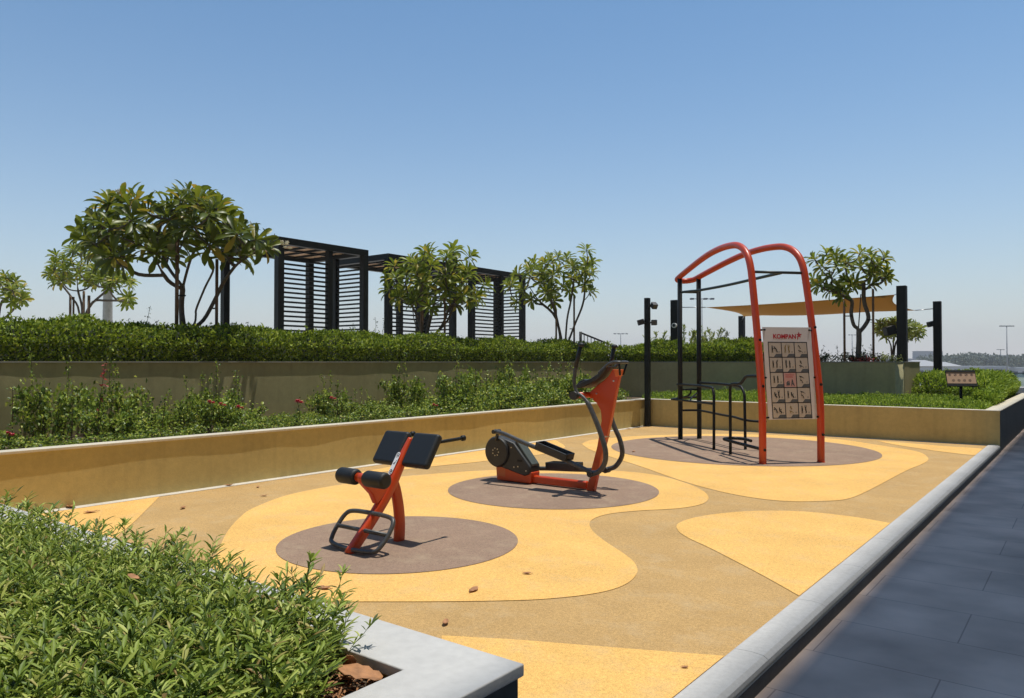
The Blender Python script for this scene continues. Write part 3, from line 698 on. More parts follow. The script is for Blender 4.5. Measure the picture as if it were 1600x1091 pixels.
MB().box((-.93, -.1135, .26), (-.86, -.109, .285), Matrix.Rotation(0, 3, 'Y')).build('housing_grip', M['black'], e, .002)
# crank arms
MB().tube([(-hc[0], .14, hc[1]), (-hc[0], .205, hc[1])], .03, 14).build('crank_axle', M['plastic'], e)
MB().tube([(-1.205, -.165, .50), (-1.155, -.195, .612)], .02, 12).tube([(-1.155, -.16, .612), (-1.155, -.29, .612)], .025, 14).build('crank', M['plastic'], e)
MB().tube([(-1.20, .195, .36), (-1.20, .195, .15)], .022, 12).tube([(-1.20, .16, .15), (-1.20, .29, .15)], .025, 14).build('crank', M['plastic'], e)
near = [(-1.16, -.25, .617), (-.996, -.25, .588), (-.788, -.25, .526), (-.486, -.25, .445), (-.112, -.25, .343), (.205, -.25, .238)]
MB().tube(smooth(near, 5), .0255, 14).build('foot_link', M['greytube'], e)
farl = [(-1.18, .25, .13), (-.91, .25, .14), (-.70, .25, .155), (-.334, .25, .175), (.066, .25, .203)]
MB().tube(smooth(farl, 5), .0255, 14).build('foot_link', M['greytube'], e)
def pedal(c, slope, y):
    q_ = Matrix.Rotation(-slope, 3, 'Y'); m = MB()
    m.box((-.21, -.075, -.03), (.21, .075, 0), q_, c)
    for (a, c2) in (((-.215, -.088, -.03), (.215, -.070, .05)), ((-.215, .070, -.03), (.215, .088, .05)), ((.200, -.07, -.03), (.218, .07, .05)), ((-.218, -.07, -.03), (-.200, .07, .05))):
        m.box(a, c2, q_, c)
    o_ = m.build('pedal', M['plastic'], e, .006)
    g_ = MB()
    for i in range(9): g_.box((-.17+i*.042, -.06, 0), (-.155+i*.042, .06, .004), q_, c)
    g_.build('tread', M['black'], o_)
pedal((-.31, -.235, .435), -.27, 0); pedal((-.50, .25, .20), .05, 0)
for y_, hp_, jt in ((-.28, [(.21, .238), (.30, .272), (.372, .37), (.38, .50), (.325, .667), (.25, .835), (.16, 1.0), (.08, 1.075), (.03, 1.10), (-.012, 1.19), (-.01, 1.30), (.022, 1.45), (.07, 1.62)], (.205, .238)),
                    (.28, [(.07, .21), (.184, .257), (.267, .39), (.242, .551), (.168, .70), (.11, .85), (.05, 1.0), (.0, 1.075), (.02, 1.20), (.08, 1.33), (.13, 1.45), (.162, 1.61)], (.066, .203))):
    pts = smooth([(a, y_, c) for a, c in hp_], 5)
    rr = [.028 if p[2] < 1.02 else .0195 for p in pts]
    o_ = MB().tube(pts, rr, 14).build('swing_arm', M['greytube'], e)
    top = pts[-1]
    MB().tube([pts[-8], pts[-5], top], .0225, 12).build('hand_grip', M['foam'], o_)
    MB().ball((float(top[0])+.008, float(top[1]), float(top[2])+.01), .034, 8, sq=(1.1, 1, .8)).build('grip_knob', M['foam'], o_)
    MB().tube([(jt[0], y_-.045, jt[1]), (jt[0], y_+.045, jt[1])], .034, 16).tube([(jt[0], y_-.05, jt[1]), (jt[0], y_+.05, jt[1])], .012, 8).build('joint', M['plastic'], o_)

# ------------------------------------------------------------------ climbing / pull-up frame. local x towards the black posts, y across
o1 = np.array([-3.743, 10.657]); o2 = np.array([-3.062, 11.268]); c0 = (o1+o2)/2; cb = (np.array([-6.099, 13.082])+np.array([-5.882, 13.398]))/2
ax = unit(cb-c0); RZ = atan2(ax[1], ax[0])
f = thing('pull_up_frame', 'tall orange arched pull up frame with black posts, dip bars and exercise board', 'fitness frame', (c0[0], c0[1], .008), RZ)
def lat(s): return .457-(.457-.19)*s/3.45
# local +y = rotate +90 deg of axis: post 1 (left in the photo) is at +y
prof = [(0, -.01), (.0, .5), (.012, .9), (.085, 1.45), (.19, 2.05), (.31, 2.64), (.37, 2.86), (.46, 3.02), (.60, 3.14), (.78, 3.22), (1.0, 3.262), (1.4, 3.285), (1.9, 3.27), (2.4, 3.215), (2.9, 3.14), (3.3, 3.075), (3.50, 3.04)]
sp_ = smooth([(a, 0, c) for a, c in prof], 5)
P1 = [(p[0], lat(p[0]), p[2]) for p in sp_]; 
uturn = [(3.62, .165, 3.018), (3.70, .10, 3.006), (3.725, 0, 3.0), (3.70, -.10, 3.006), (3.62, -.165, 3.018)]
P = [np.array(p) for p in P1]+smooth([P1[-1]]+uturn+[(P1[-1][0], -P1[-1][1], P1[-1][2])], 5)[1:-1]+[np.array((p[0], -p[1], p[2])) for p in P1[::-1]]
MB().tube(P, .052, 20).build('arch_tube', M['orange'], f)
for y_ in (.457, -.457):
    MB().tube([(0, y_, 0), (0, y_, .012)], .057, 20).build('base_collar', M['orange'], f)
for y_ in (.19, -.19):
    MB().tube([(3.45, y_, -.01), (3.45, y_, 3.02)], .044, 18).build('black_post', M['black'], f)
MB().tube([(3.45, .15, 2.76), (3.45, -.15, 2.76)], .02, 12).build('cross_bar', M['green_black'], f)
MB().tube([(.345, .45, 2.77), (.345, -.43, 2.77)], .021, 12).build('pull_up_bar', M['green_black'], f)
MB().tube(smooth([(3.42, .17, 2.755), (3.1, .13, 2.745), (2.9, .05, 2.745), (2.0, -.04, 2.75), (1.0, -.05, 2.76), (.345, -.05, 2.765)], 5), .024, 12).build('pull_up_bar', M['green_black'], f)
# dip rails, legs
MB().tube(smooth([(3.55, .20, 1.02), (2.6, .28, 1.03), (1.86, .34, 1.02), (1.76, .355, .985), (1.71, .36, .90)], 5)+[np.array((1.705, .365, .5)), np.array((1.70, .37, -.008))], .0235, 12).build('dip_rail', M['black'], f)
MB().tube(smooth([(3.45, -.19, 1.055), (2.6, -.19, 1.055), (1.92, -.18, 1.04), (1.78, -.18, 1.0), (1.70, -.18, .90)], 5)+[np.array((1.69, -.18, .5)), np.array((1.68, -.18, -.008))], .0235, 12).build('dip_rail', M['black'], f)
MB().tube([np.array((1.09, .39, -.008)), np.array((1.09, .39, .5)), np.array((1.08, .395, .98))]+smooth([(1.08, .395, 1.03), (1.05, .40, 1.08), (.97, .40, 1.105), (.74, .415, 1.115), (.66, .42, 1.14), (.56, .425, 1.205), (.50, .43, 1.225), (.40, .435, 1.235), (.06, .44, 1.24)], 5), .0235, 12).build('stepped_rail', M['black'], f)
MB().tube(smooth([(.03, .44, .20), (.6, .42, .205), (1.15, .41, .215), (1.30, .39, .22), (1.37, .30, .22), (1.37, .18, .22), (1.33, .12, .22), (1.2, .08, .22), (1.0, .09, .215)], 5), .0245, 12).build('low_push_bar', M['black'], f)
MB().tube(smooth([(3.45, .17, .535), (3.45, -.1, .535), (3.3, -.19, .53), (2.5, -.19, .51), (2.1, -.19, .505), (1.80, -.19, .485), (1.62, -.24, .475), (1.50, -.36, .47), (1.50, -.45, .47)], 5), .0205, 12).build('middle_bar', M['black'], f)
# sit-up rest by the black posts
MB().tube(smooth([(1.72, .36, .755), (2.5, .30, .745), (3.3, .24, .735), (3.75, .22, .73), (3.9, .14, .73), (3.88, .02, .74), (3.7, -.06, .76), (3.5, -.16, .78)], 5), .0205, 12).build('sit_up_rail', M['black'], f)
MB().tube([(3.45, .17, .925), (3.45, -.17, .925)], .018, 10).build('short_bar', M['black'], f)
MB().tube(smooth([(3.40, .0, .925), (3.42, .0, .86), (3.50, .02, .80), (3.68, .06, .765), (3.85, .10, .735)], 5), .018, 10).tube(smooth([(2.85, .26, .742), (3.1, .12, .79), (3.4, -.12, .86)], 5), .015, 10).build('rest_hook', M['black'], f)
cl = MB()
for (s_, z_, y_) in ((.30, 2.42, 1), (.13, 1.76, 1), (.04, 1.10, 1), (.0, .20, 1), (.30, 2.42, -1), (.16, 1.95, -1), (.04, 1.12, -1), (.0, .40, -1)):
    yy_ = y_*lat(s_); cl.tube([(s_-.055, yy_, z_), (s_-.067, yy_, z_)], .02, 10)
cl.build('tube_clamp', M['black'], f)

# exercise board between the orange posts; plane follows their lean.  Board u: from left post (+y) to right post (-y)
BW, BH = .765, 1.33
bz0 = .625; tilt = atan2(.15, 1.33)
ex = Vector((0, -1, 0)); ezv = Vector((sin(tilt), 0, cos(tilt))); en = ex.cross(ezv)          # normal points to -x (towards the camera side)
if en.x > 0: en = -en
org = Vector((-.028, 0, bz0))
def BP(u, v, d): return tuple(org+ex*u+ezv*v+en*d)
def bquad(mb, u0, v0, u1, v1, d): mb.add([BP(u0, v0, d), BP(u1, v0, d), BP(u1, v1, d), BP(u0, v1, d)], [(0, 1, 2, 3)]); return mb
bd = MB(); hw = BW/2
V = [BP(u, v, d) for d in (-.004, .004) for (u, v) in ((-hw, 0), (hw, 0), (hw, BH), (-hw, BH))]
bd.add(V, [(0, 1, 2, 3), (7, 6, 5, 4), (0, 4, 5, 1), (1, 5, 6, 2), (2, 6, 7, 3), (3, 7, 4, 0)])
board = bd.build('exercise_board', mat('board_white', (.66, .60, .57), .35, noise=[(3, .05)]), f)
def bcyl(mb, u, v, r, d0, d1):
    mb.tube([BP(u, v, d0), BP(u, v, d1)], r, 10)
cm = MB()
for (u, v) in ((-hw+.03, BH-.04), (hw-.03, BH-.04), (-hw+.0, BH*.45), (hw-.0, BH*.45), (-hw+.0, .03), (hw-.0, .03)):
    s_ = 1 if u > 0 else -1
    cm.tube([BP(u-.0*s_, v, -.002), BP(u+.05*s_, v, -.015)], .014, 10); bcyl(cm, u, v, .013, .004, .014)
cm.build('board_clip', M['black'], board)
# grid: 3 x 5 cells
gu0, gu1, gv0, gv1 = -.31, .30, .02, 1.11
cells = MB(); gd = MB(); cw = (gu1-gu0)/3; chh = (gv1-gv0)/5
for i in range(4): u = gu0+cw*i; bquad(gd, u-.006, gv0-.006, u+.006, gv1+.006, .0058)
for j in range(6): v = gv0+chh*j; bquad(gd, gu0+.006, v-.006, gu1-.006, v+.006, .0054)
gd.build('grid', mat('print_black', (.02, .018, .018), .4), board)
cream = mat('print_cream', (.50, .42, .34), .4); pinkc = mat('print_pink', (.55, .30, .26), .4); greyp = mat('print_grey', (.10, .10, .10), .4); inkc = M['black']; redp = mat('print_red', (.45, .01, .02), .4); ochr = mat('print_ochre', (.22, .15, .03), .4)
pr = random.Random(11)
def bstroke(mb, pts, wd, d, cu, cv):
    for a, c in zip(pts[:-1], pts[1:]):
        a = np.array(a, float)+(cu, cv); c = np.array(c, float)+(cu, cv); d_ = unit(c-a); nr = np.array([-d_[1], d_[0]])*wd/2; d_ = d_*wd*.3
        mb.add([BP(*(a-d_-nr), d), BP(*(c+d_-nr), d), BP(*(c+d_+nr), d), BP(*(a-d_+nr), d)], [(0, 1, 2, 3)])
def bdisc(mb, cu, cv, r, d, n=10): mb.add([BP(cu+r*cos(2*pi*k/n), cv+r*sin(2*pi*k/n), d) for k in range(n)], [tuple(range(n))])
def figure(mb, cu, cv, pose, s=1):
    """little exercise figure: head, torso, limbs"""
    k = .001*s
    def q(pts): return [(a*k, c*k) for a, c in pts]
    if pose == 'stand': tor = [(0, 62), (0, 30)]; lim = [[(0, 60), (7, 40), (6, 28)], [(0, 30), (-5, 14), (-6, -8)], [(0, 30), (6, 14), (7, -8)]]; hd = (0, 74)
    elif pose == 'reach': tor = [(0, 60), (2, 30)]; lim = [[(0, 58), (12, 76), (16, 92)], [(2, 30), (-6, 12), (-8, -8)], [(2, 30), (8, 12), (6, -8)]]; hd = (3, 73)
    elif pose == 'hang': tor = [(0, 50), (0, 22)]; lim = [[(0, 50), (-9, 66), (-8, 88)], [(0, 50), (9, 66), (8, 88)], [(0, 22), (10, 10), (4, -8)], [(0, 22), (2, 6), (-3, -10)]]; hd = (0, 62)
    elif pose == 'plank': tor = [(-24, 30), (4, 22)]; lim = [[(-24, 30), (-26, 6)], [(4, 22), (22, 12), (36, 4)]]; hd = (-34, 36)
    elif pose == 'lean': tor = [(-14, 52), (6, 30)]; lim = [[(-14, 52), (-26, 38), (-32, 46)], [(6, 30), (16, 12), (26, -4)], [(6, 30), (4, 10), (14, -6)]]; hd = (-22, 62)
    else: tor = [(-4, 46), (2, 16)]; lim = [[(-4, 44), (12, 34), (22, 44)], [(2, 16), (20, 20), (24, -4)], [(2, 16), (16, 8), (14, -8)]]; hd = (-4, 58)
    bstroke(mb, q(tor), .015*s, .0066, cu, cv)
    for L_ in lim: bstroke(mb, q(L_), .0068*s, .0068, cu, cv)
    bdisc(mb, cu+hd[0]*k, cv+hd[1]*k, .0075*s, .007)
poses = [['plank2', 'sit2', 'reach2'], ['sit2', 'hang2', 'lean2'], ['stand2', 'center', 'lean2'], ['stand2', 'reach2', 'sit'], ['stand2', 'hang2', 'lean2']]
tab = [[('lean', 'sit'), ('sit', 'plank'), ('stand', 'hang')], [('sit', 'hang'), ('stand', 'sit'), ('plank', 'lean')], [('stand', 'stand'), None, ('plank', 'lean')], [('stand', 'reach'), ('hang', 'stand'), ('sit', 'plank')], [('stand', 'lean'), ('reach', 'hang'), ('lean', 'plank')]]
for j in range(5):
    for i in range(3):
        u0 = gu0+cw*i+.007; u1 = gu0+cw*(i+1)-.007; v0 = gv0+chh*j+.007; v1 = gv0+chh*(j+1)-.007
        cellm = MB(); bquad(cellm, u0, v0, u1, v1, .0048)
        pc = cellm.build('exercise_picture', pinkc if tab[j][i] is None else cream, board)
        if tab[j][i] is None: continue
        tabm = MB(); tabm.add([BP(u0+.07, v0, .0052), BP(u1, v0, .0052), BP(u1, v0+.042, .0052), BP(u0+.105, v0+.042, .0052)], [(0, 1, 2, 3)]); tabm.build('corner_tab', greyp, pc)
        fg = MB(); a, c = tab[j][i]; um = (u0+u1)/2
        if a == 'plank': figure(fg, um-.015, v0+.12, 'plank', .95); figure(fg, um-.02, v0+.058, c, .8)
        elif c == 'plank': figure(fg, um-.02, v0+.12, a if a in ('sit', 'lean') else 'sit', .75); figure(fg, um-.005, v0+.06, 'plank', .9)
        else: figure(fg, um-.045, v0+.07, a, 1.15); figure(fg, um+.012, v0+.07, c, 1.15)
        fg.build('figure', ochr if (i+j*2) % 4 == 1 else inkc, pc)
        bs = MB(); bstroke(bs, [(0, 0), (.026, 0)], .004, .0056, um+.05, v0+.075); bstroke(bs, [(0, 0), (.022, 0)], .004, .0056, um+.05, v0+.064); bs.build('caption_lines', greyp, pc)
    # centre cell artwork: red heading lines and two dark blocks
def textmesh(body, size, bold=0.0, mb_to=None, cu=0, cv=0, d=.006, m=None, name='lettering', parent=None, width=None):
    cu_ = bpy.data.curves.new('lettering_curve', 'FONT'); cu_.body = body; cu_.size = size; cu_.offset = bold; cu_.align_x = 'CENTER'
    to = bpy.data.objects.new('lettering_source', cu_); C.objects.link(to)
    dg = bpy.context.evaluated_depsgraph_get(); dg.update()
    me = bpy.data.meshes.new_from_object(to.evaluated_get(dg)); bpy.data.objects.remove(to)
    xs = [v.co.x for v in me.vertices]; wd_ = max(xs)-min(xs); k = (width/wd_) if width else 1
    for v in me.vertices: v.co = Vector(BP(cu+v.co.x*k, cv+v.co.y, d))
    me.materials.clear()
    return link(name, me, m, parent)
textmesh('KOMPAN', .088, .0035, cu=-.045, cv=1.165, m=redp, name='brand_lettering', parent=board, width=.36)
st = MB()
for k in range(5):
    a = radians(90+72*k); su, sv_ = .185, 1.215; r0 = .055 if k in (0, 4) else .045
    st.add([BP(su, sv_, .0062), BP(su+.022*cos(a-.55), sv_+.022*sin(a-.55), .0062), BP(su+r0*cos(a), sv_+r0*sin(a), .0062), BP(su+.022*cos(a+.55), sv_+.022*sin(a+.55), .0062)], [(0, 1, 2, 3)])
bstroke(st, [(.165, 1.20), (.158, 1.155)], .012, .0062, 0, 0)
st.build('brand_star', redp, board)
cu_, cv_ = (gu0+gu1)/2, gv0+chh*2
hd_ = MB(); r_ = random.Random(4)
for (vv, n_) in ((.175, 8), (.145, 7)):
    for k in range(n_):
        x_ = -.062+k*.0165
        bstroke(hd_, [(x_, 0), (x_, .012+.006*r_.random())], .0055, .0056, cu_, cv_+vv); bstroke(hd_, [(x_, 0.004*r_.random()), (x_+.009, .004)], .004, .0057, cu_, cv_+vv)
hd_.build('red_heading', redp, board)
bw_ = MB(); bquad(bw_, cu_-.06, cv_+.03, cu_-.005, cv_+.075, .0054); bstroke(bw_, [(.02, .03), (.035, .11), (.05, .04), (.065, .03)], .014, .0056, cu_, cv_); bstroke(bw_, [(-.055, .03), (-.04, .085), (-.01, .09)], .012, .0058, cu_, cv_); bquad(bw_, cu_+.02, cv_+.045, cu_+.06, cv_+.06, .0055)
bw_.build('centre_figures', greyp, board)

# ------------------------------------------------------------------ little sign in the hedge
sp3 = thing('icon_sign', 'small lectern sign with two rows of brown icons standing in the clipped low hedge', 'sign', (-2.02, 16.95, .5), radians(22))
MB().tube([(0, 0, 0), (0, 0, .56)], .028, 12).build('post', M['black'], sp3)
tq = Matrix.Rotation(radians(62), 3, 'X')
so_ = Vector((0, -.02, .63))
MB().box((-.26, -.17, -.012), (.26, .17, 0), tq, so_).build('back_plate', M['black'], sp3)
MB().box((-.255, .135, .0005), (.255, .175, .022), tq, so_).box((-.255, -.175, .0005), (.255, -.12, .03), tq, so_).build('frame', M['black'], sp3)
face = MB().box((-.25, -.12, .0005), (.25, .135, .008), tq, so_).build('face', mat('sign_face_tan', (.42, .26, .15), .5), sp3)
ic = MB()
def icon(cx, cy, kind):
    r = .026
    def pt(x_, y_): return tuple(tq @ Vector((x_, y_, .0095))+so_)
    n_ = 14; V = [pt(cx+r*cos(2*pi*k/n_), cy+r*sin(2*pi*k/n_)) for k in range(n_)]+[pt(cx+r*.72*cos(2*pi*k/n_), cy+r*.72*sin(2*pi*k/n_)) for k in range(n_)]
    ic.add(V, [(k, (k+1) % n_, (k+1) % n_+n_, k+n_) for k in range(n_)])
    for (a, c) in ([(-.6, -.6), (.6, .6)],) if kind % 2 else ([(0, -.5), (0, .5)], [(-.4, .1), (.4, .1)]):
        a = np.array(a)*r; c = np.array(c)*r; d_ = unit(c-a); nr = np.array([-d_[1], d_[0]])*.005
        ic.add([pt(cx+a[0]-nr[0], cy+a[1]-nr[1]), pt(cx+c[0]-nr[0], cy+c[1]-nr[1]), pt(cx+c[0]+nr[0], cy+c[1]+nr[1]), pt(cx+a[0]+nr[0], cy+a[1]+nr[1])], [(0, 1, 2, 3)])
for k in range(5): icon(-.19+k*.095, .075, k)
for k in range(4): icon(-.14+k*.095, -.045, k+1)
ic.build('icon', mat('icon_brown', (.06, .03, .02), .5), face)
# ------------------------------------------------------------------ plants
M['lf_ground'] = leafmat('ground_cover_leaf', [(0, (.035, .065, .01)), (.3, (.13, .20, .025)), (.75, (.30, .38, .06)), (.94, (.48, .52, .14)), (1, (.36, .24, .10))], .5, .2, .3)
M['lf_hedge'] = leafmat('hedge_leaf', [(0, (.03, .06, .008)), (.4, (.13, .20, .014)), (.85, (.28, .37, .03)), (1, (.42, .46, .07))], .5, .3, .25)
M['lf_low'] = leafmat('low_hedge_leaf', [(0, (.10, .17, .016)), (.5, (.21, .32, .028)), (1, (.36, .46, .07))], .5, .34, .25)
M['lf_rose'] = leafmat('rose_leaf', [(0, (.03, .06, .012)), (.45, (.15, .23, .03)), (.85, (.33, .42, .055)), (1, (.50, .50, .11))], .42, .26, .35)
M['lf_dark'] = leafmat('dark_shrub_leaf', [(0, (.012, .03, .01)), (.6, (.03, .06, .018)), (1, (.06, .10, .03))], .4, .2)
M['lf_plum'] = leafmat('frangipani_leaf', [(0, (.05, .075, .008)), (.55, (.12, .16, .013)), (.88, (.16, .19, .018)), (1, (.36, .26, .03))], .38, .34, .35)
M['lf_plum2'] = leafmat('yellow_green_frangipani_leaf', [(0, (.07, .11, .01)), (.5, (.15, .20, .016)), (.85, (.25, .29, .03)), (1, (.42, .33, .04))], .4, .36, .35)
M['lf_lime'] = leafmat('lime_shrub_leaf', [(0, (.11, .16, .03)), (.5, (.19, .25, .05)), (1, (.34, .36, .09))], .4, .4)
M['petal_w'] = mat('white_petal', (.78, .76, .66), .5); M['petal_p'] = mat('pink_petal', (.62, .06, .10), .5); M['petal_r'] = leafmat('red_leaf', [(0, (.30, .04, .03)), (1, (.5, .12, .08))], .5, .3)
M['stem'] = mat('green_stem', (.09, .11, .035), .7); M['twig'] = mat('brown_twig', (.10, .06, .035), .8)

# ---- near ground cover: sprigs of lance leaves, every one real geometry
def sprig(h, nl, ll):
    c = Cloud(); k = 7; pts = [np.array([0, 0, 0.])]; d_ = np.array([rng.normal()*.18, rng.normal()*.18, 1.])
    for i in range(k):
        d_ = unit(d_+np.array([rng.normal()*.13, rng.normal()*.13, .1])); pts.append(pts[-1]+d_*h/k)
    c.stem(pts, list(np.linspace(.0024, .0009, k+1)), 4)
    P = np.array(pts); t = np.sort(rng.uniform(.12, 1.0, nl)); idx = np.clip((t*k).astype(int), 0, k-1); fr = (t*k-idx)[:, None]
    pos = P[idx]*(1-fr)+P[idx+1]*fr
    az = np.arange(nl)*2.4+rng.uniform(0, 6.28); up = np.interp(t, [0, .6, 1], [-.05, .2, 1.0])+rng.normal(0, .3, nl)
    yd = np.stack([np.cos(az), np.sin(az), up], -1)
    nr = np.stack([-np.cos(az)*up, -np.sin(az)*up, np.ones(nl)], -1)+rng.normal(0, .25, (nl, 3))
    L = ll*rng.uniform(.65, 1.15, nl)*np.interp(t, [0, .75, 1], [1, 1, .7])
    c.leaves(LANCE, pos, yd, nr, L, L*rng.uniform(.16, .25, nl))
    return np.concatenate(c.V), np.concatenate(c.Q)
variants = [sprig(rng.uniform(.17, .24), int(rng.integers(22, 30)), .050) for _ in range(14)]
tall = [sprig(rng.uniform(.29, .35), int(rng.integers(20, 28)), .052) for _ in range(8)]
cover = Cloud()
def plant(v, p, sc, rz, tx, ty):
    V, Q = v; cz, sz_ = cos(rz), sin(rz)
    R = np.array([[cz, -sz_, 0], [sz_, cz, 0], [0, 0, 1]]); W_ = (V*sc) @ R.T
    W_ = W_+np.stack([W_[:, 2]*tx, W_[:, 2]*ty, np.zeros(len(W_))], -1); cover.add(W_+p, Q)
def in_view(x, y):
    cx = x*.7917+y*.6109; cy = -x*.6109+y*.7917
    return cy > .5 and abs(cx) < cy*.72+1.1
cnt = 0
while cnt < 5000:
    x = -1.53-abs(rng.exponential(1.5)); y = rng.uniform(.15, 1.455)
    if x < -8.6 or not in_view(x, y): continue
    if x > -1.74 and y > 1.13+(-1.50-x)*.7: continue
    if (x+1.50)*-1+(1.46-y) < .17 and y > 1.15: continue
    edge = max(0, y-1.30)/.16
    p = np.array([x, y, .53+rng.uniform(-.05, .04)])
    plant(variants[rng.integers(14)], p, rng.uniform(.6, 1.22), rng.uniform(0, 6.3), rng.normal(0, .28)+(.22 if x > -1.66 else 0), rng.normal(0, .25)+.25*edge); cnt += 1
for _ in range(230):
    x = -1.62-abs(rng.exponential(2.0)); y = rng.uniform(.9, 1.44)
    if x < -8.4 or not in_view(x, y) or (x > -1.85 and y > 1.1): continue
    plant(tall[rng.integers(8)], np.array([x, y, .505]), rng.uniform(.75, 1.05), rng.uniform(0, 6.3), rng.normal(0, .12), rng.normal(.05, .15))
o = cover.build('ground_cover', M['lf_ground']); tag(o, 'dense green lance leaved ground cover filling the near planter', 'ground cover', kind='stuff')

# ---- clipped hedges as leaf shells over a rough twig core
def hfield(x, y, seed):
    r = np.random.default_rng(seed); z = 0
    for k in range(10):
        a, b_ = r.uniform(-5, 5, 2)*(1+k*.35); z = z+np.sin(a*x+b_*y+r.uniform(0, 6.28))/(1.3+k*.4)
    return z
def hedge(name, lab, x0, x1, y0, y1, z0, z1, n, m, leaf=(.032, .018), round_=.35, rough=.035, seed=1, up=.5, core=True, slope=(0, 0), t=SMALL, faces='xXyY', cat='hedge', deep=.035, sprout=0):
    """faces: which borders fall off (x = low x, X = high x ...)"""
    def H(x, y):
        d_ = np.full(x.shape, 9.)
        if 'x' in faces: d_ = np.minimum(d_, x-x0)
        if 'X' in faces: d_ = np.minimum(d_, x1-x)
        if 'y' in faces: d_ = np.minimum(d_, y-y0)
        if 'Y' in faces: d_ = np.minimum(d_, y1-y)
        f_ = np.sqrt(np.clip(1-(1-np.clip(d_/round_, 0, 1))**2, 0, 1))
        zz = z1+slope[0]*(x-x0)+slope[1]*(y-y0)
        return z0+(zz-z0)*(.5+.5*f_)+rough*hfield(x, y, seed)*f_
    cl = Cloud(); got = 0
    area = (x1-x0)*(y1-y0)
    # top and rounded shoulders
    N = n*3; x = rng.uniform(x0, x1, N); y = rng.uniform(y0, y1, N); e_ = .01
    z = H(x, y); gx = (H(x+e_, y)-z)/e_; gy = (H(x, y+e_)-z)/e_; wgt = np.sqrt(1+gx**2+gy**2); keep = rng.random(N) < wgt/4
    x, y, z, gx, gy = x[keep][:n], y[keep][:n], z[keep][:n], gx[keep][:n], gy[keep][:n]
    nr = unit(np.stack([-gx, -gy, np.ones_like(gx)], -1)); k = len(x)
    dep = rng.exponential(deep, k)[:, None]
    pos = np.stack([x, y, z], -1)-nr*dep+rng.normal(0, .012, (k, 3))
    yd = nr*.75+rng.normal(0, .65, (k, 3))+np.array([0, 0, up]); nn_ = nr+rng.normal(0, .6, (k, 3))
    L = leaf[0]*rng.uniform(.6, 1.3, k); cl.leaves(t, pos, yd, nn_, L, L*leaf[1]/leaf[0]*rng.uniform(.8, 1.2, k))
    # upright faces below the shoulder
    for fc in faces:
        if fc in 'xX': Lf = y1-y0
        else: Lf = x1-x0
        k = int(n*.35*Lf/max(x1-x0, y1-y0)) if fc in 'Xy' else 0
        if k < 10: continue
        u = rng.uniform(0, Lf, k); v = z0-.02+(z1-z0)*.6*rng.random(k); off = rng.exponential(.03, k)-.015
        off = off+.16*(1-np.clip((v-z0)/((z1-z0)*.6), 0, 1))
        if fc == 'X': pos = np.stack([x1-off, y0+u, v], -1); nv = np.array([1, 0, .2])
        else: pos = np.stack([x0+u, y0+off, v], -1); nv = np.array([0, -1, .2])
        yd = nv*.6+rng.normal(0, .7, (k, 3))+np.array([0, 0, up*.5]); L = leaf[0]*rng.uniform(.6, 1.25, k)
        cl.leaves(t, pos, yd, nv+rng.normal(0, .6, (k, 3)), L, L*leaf[1]/leaf[0])
    for _ in range(sprout):                                   # loose shoots breaking the clipped outline
        sx_, sy_ = rng.uniform(x0+.1, x1-.05), rng.uniform(y0+.05, y1-.05); sz_ = float(H(np.array([sx_]), np.array([sy_]))[0])-.05
        hh = rng.uniform(.06, .17); k = int(rng.integers(6, 12)); tt = rng.uniform(.2, 1, k)[:, None]; dd = unit(np.array([rng.normal()*.35, rng.normal()*.35, 1.]))
        pos = np.array([sx_, sy_, sz_])+dd*hh*tt; az = rng.uniform(0, 6.28, k)
        cl.leaves(t, pos, np.stack([np.cos(az), np.sin(az), rng.uniform(.1, .9, k)], -1), np.array([0, 0, 1.])+rng.normal(0, .4, (k, 3)), leaf[0]*rng.uniform(.6, 1.05, k), leaf[1]*.85)
        cl.stem([np.array([sx_, sy_, sz_]), np.array([sx_, sy_, sz_])+dd*hh], .002, 3)
    o = cl.build(name, m)
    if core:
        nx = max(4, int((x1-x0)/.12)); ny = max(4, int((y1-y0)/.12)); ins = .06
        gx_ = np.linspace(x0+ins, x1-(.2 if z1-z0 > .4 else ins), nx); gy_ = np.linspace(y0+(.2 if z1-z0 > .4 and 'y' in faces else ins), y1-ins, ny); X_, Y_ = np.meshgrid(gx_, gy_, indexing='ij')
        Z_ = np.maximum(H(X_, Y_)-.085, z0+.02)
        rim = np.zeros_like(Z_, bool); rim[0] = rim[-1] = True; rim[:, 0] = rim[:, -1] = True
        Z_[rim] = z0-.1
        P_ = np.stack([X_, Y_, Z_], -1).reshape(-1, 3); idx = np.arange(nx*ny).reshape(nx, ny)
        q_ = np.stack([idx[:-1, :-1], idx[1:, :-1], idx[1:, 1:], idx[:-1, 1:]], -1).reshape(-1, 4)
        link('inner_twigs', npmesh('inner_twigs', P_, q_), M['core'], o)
    return o
tag(hedge('hedge', '', -12.2, -10.62, -3, YU+.3, 1.44, 1.99, 76000, M['lf_hedge'], round_=.42, rough=.06, seed=3, faces='X', slope=(0, -.003), leaf=(.052, .030), deep=.06, sprout=420),
    'long clipped dark green hedge along the top of the upper left planter wall', 'hedge')
tag(hedge('hedge', '', -10.62, -6.3, YU+.0, YU+1.2, 1.44, 1.90, 13000, M['lf_hedge'], round_=.5, rough=.08, seed=5, faces='yX', leaf=(.065, .04), deep=.07, sprout=110),
    'leafy green hedge on the far upper wall behind the black posts of the climbing frame', 'hedge')
tag(hedge('hedge', '', XL-.2, XR-.24, Y1+.19, YU-.02, .55, .70, 34000, M['lf_low'], round_=.18, rough=.02, seed=8, faces='yX', leaf=(.05, .017), up=.8, deep=.04, sprout=260, t=LANCE),
    'low bright clipped hedge behind the far court wall in front of the olive wall', 'hedge')
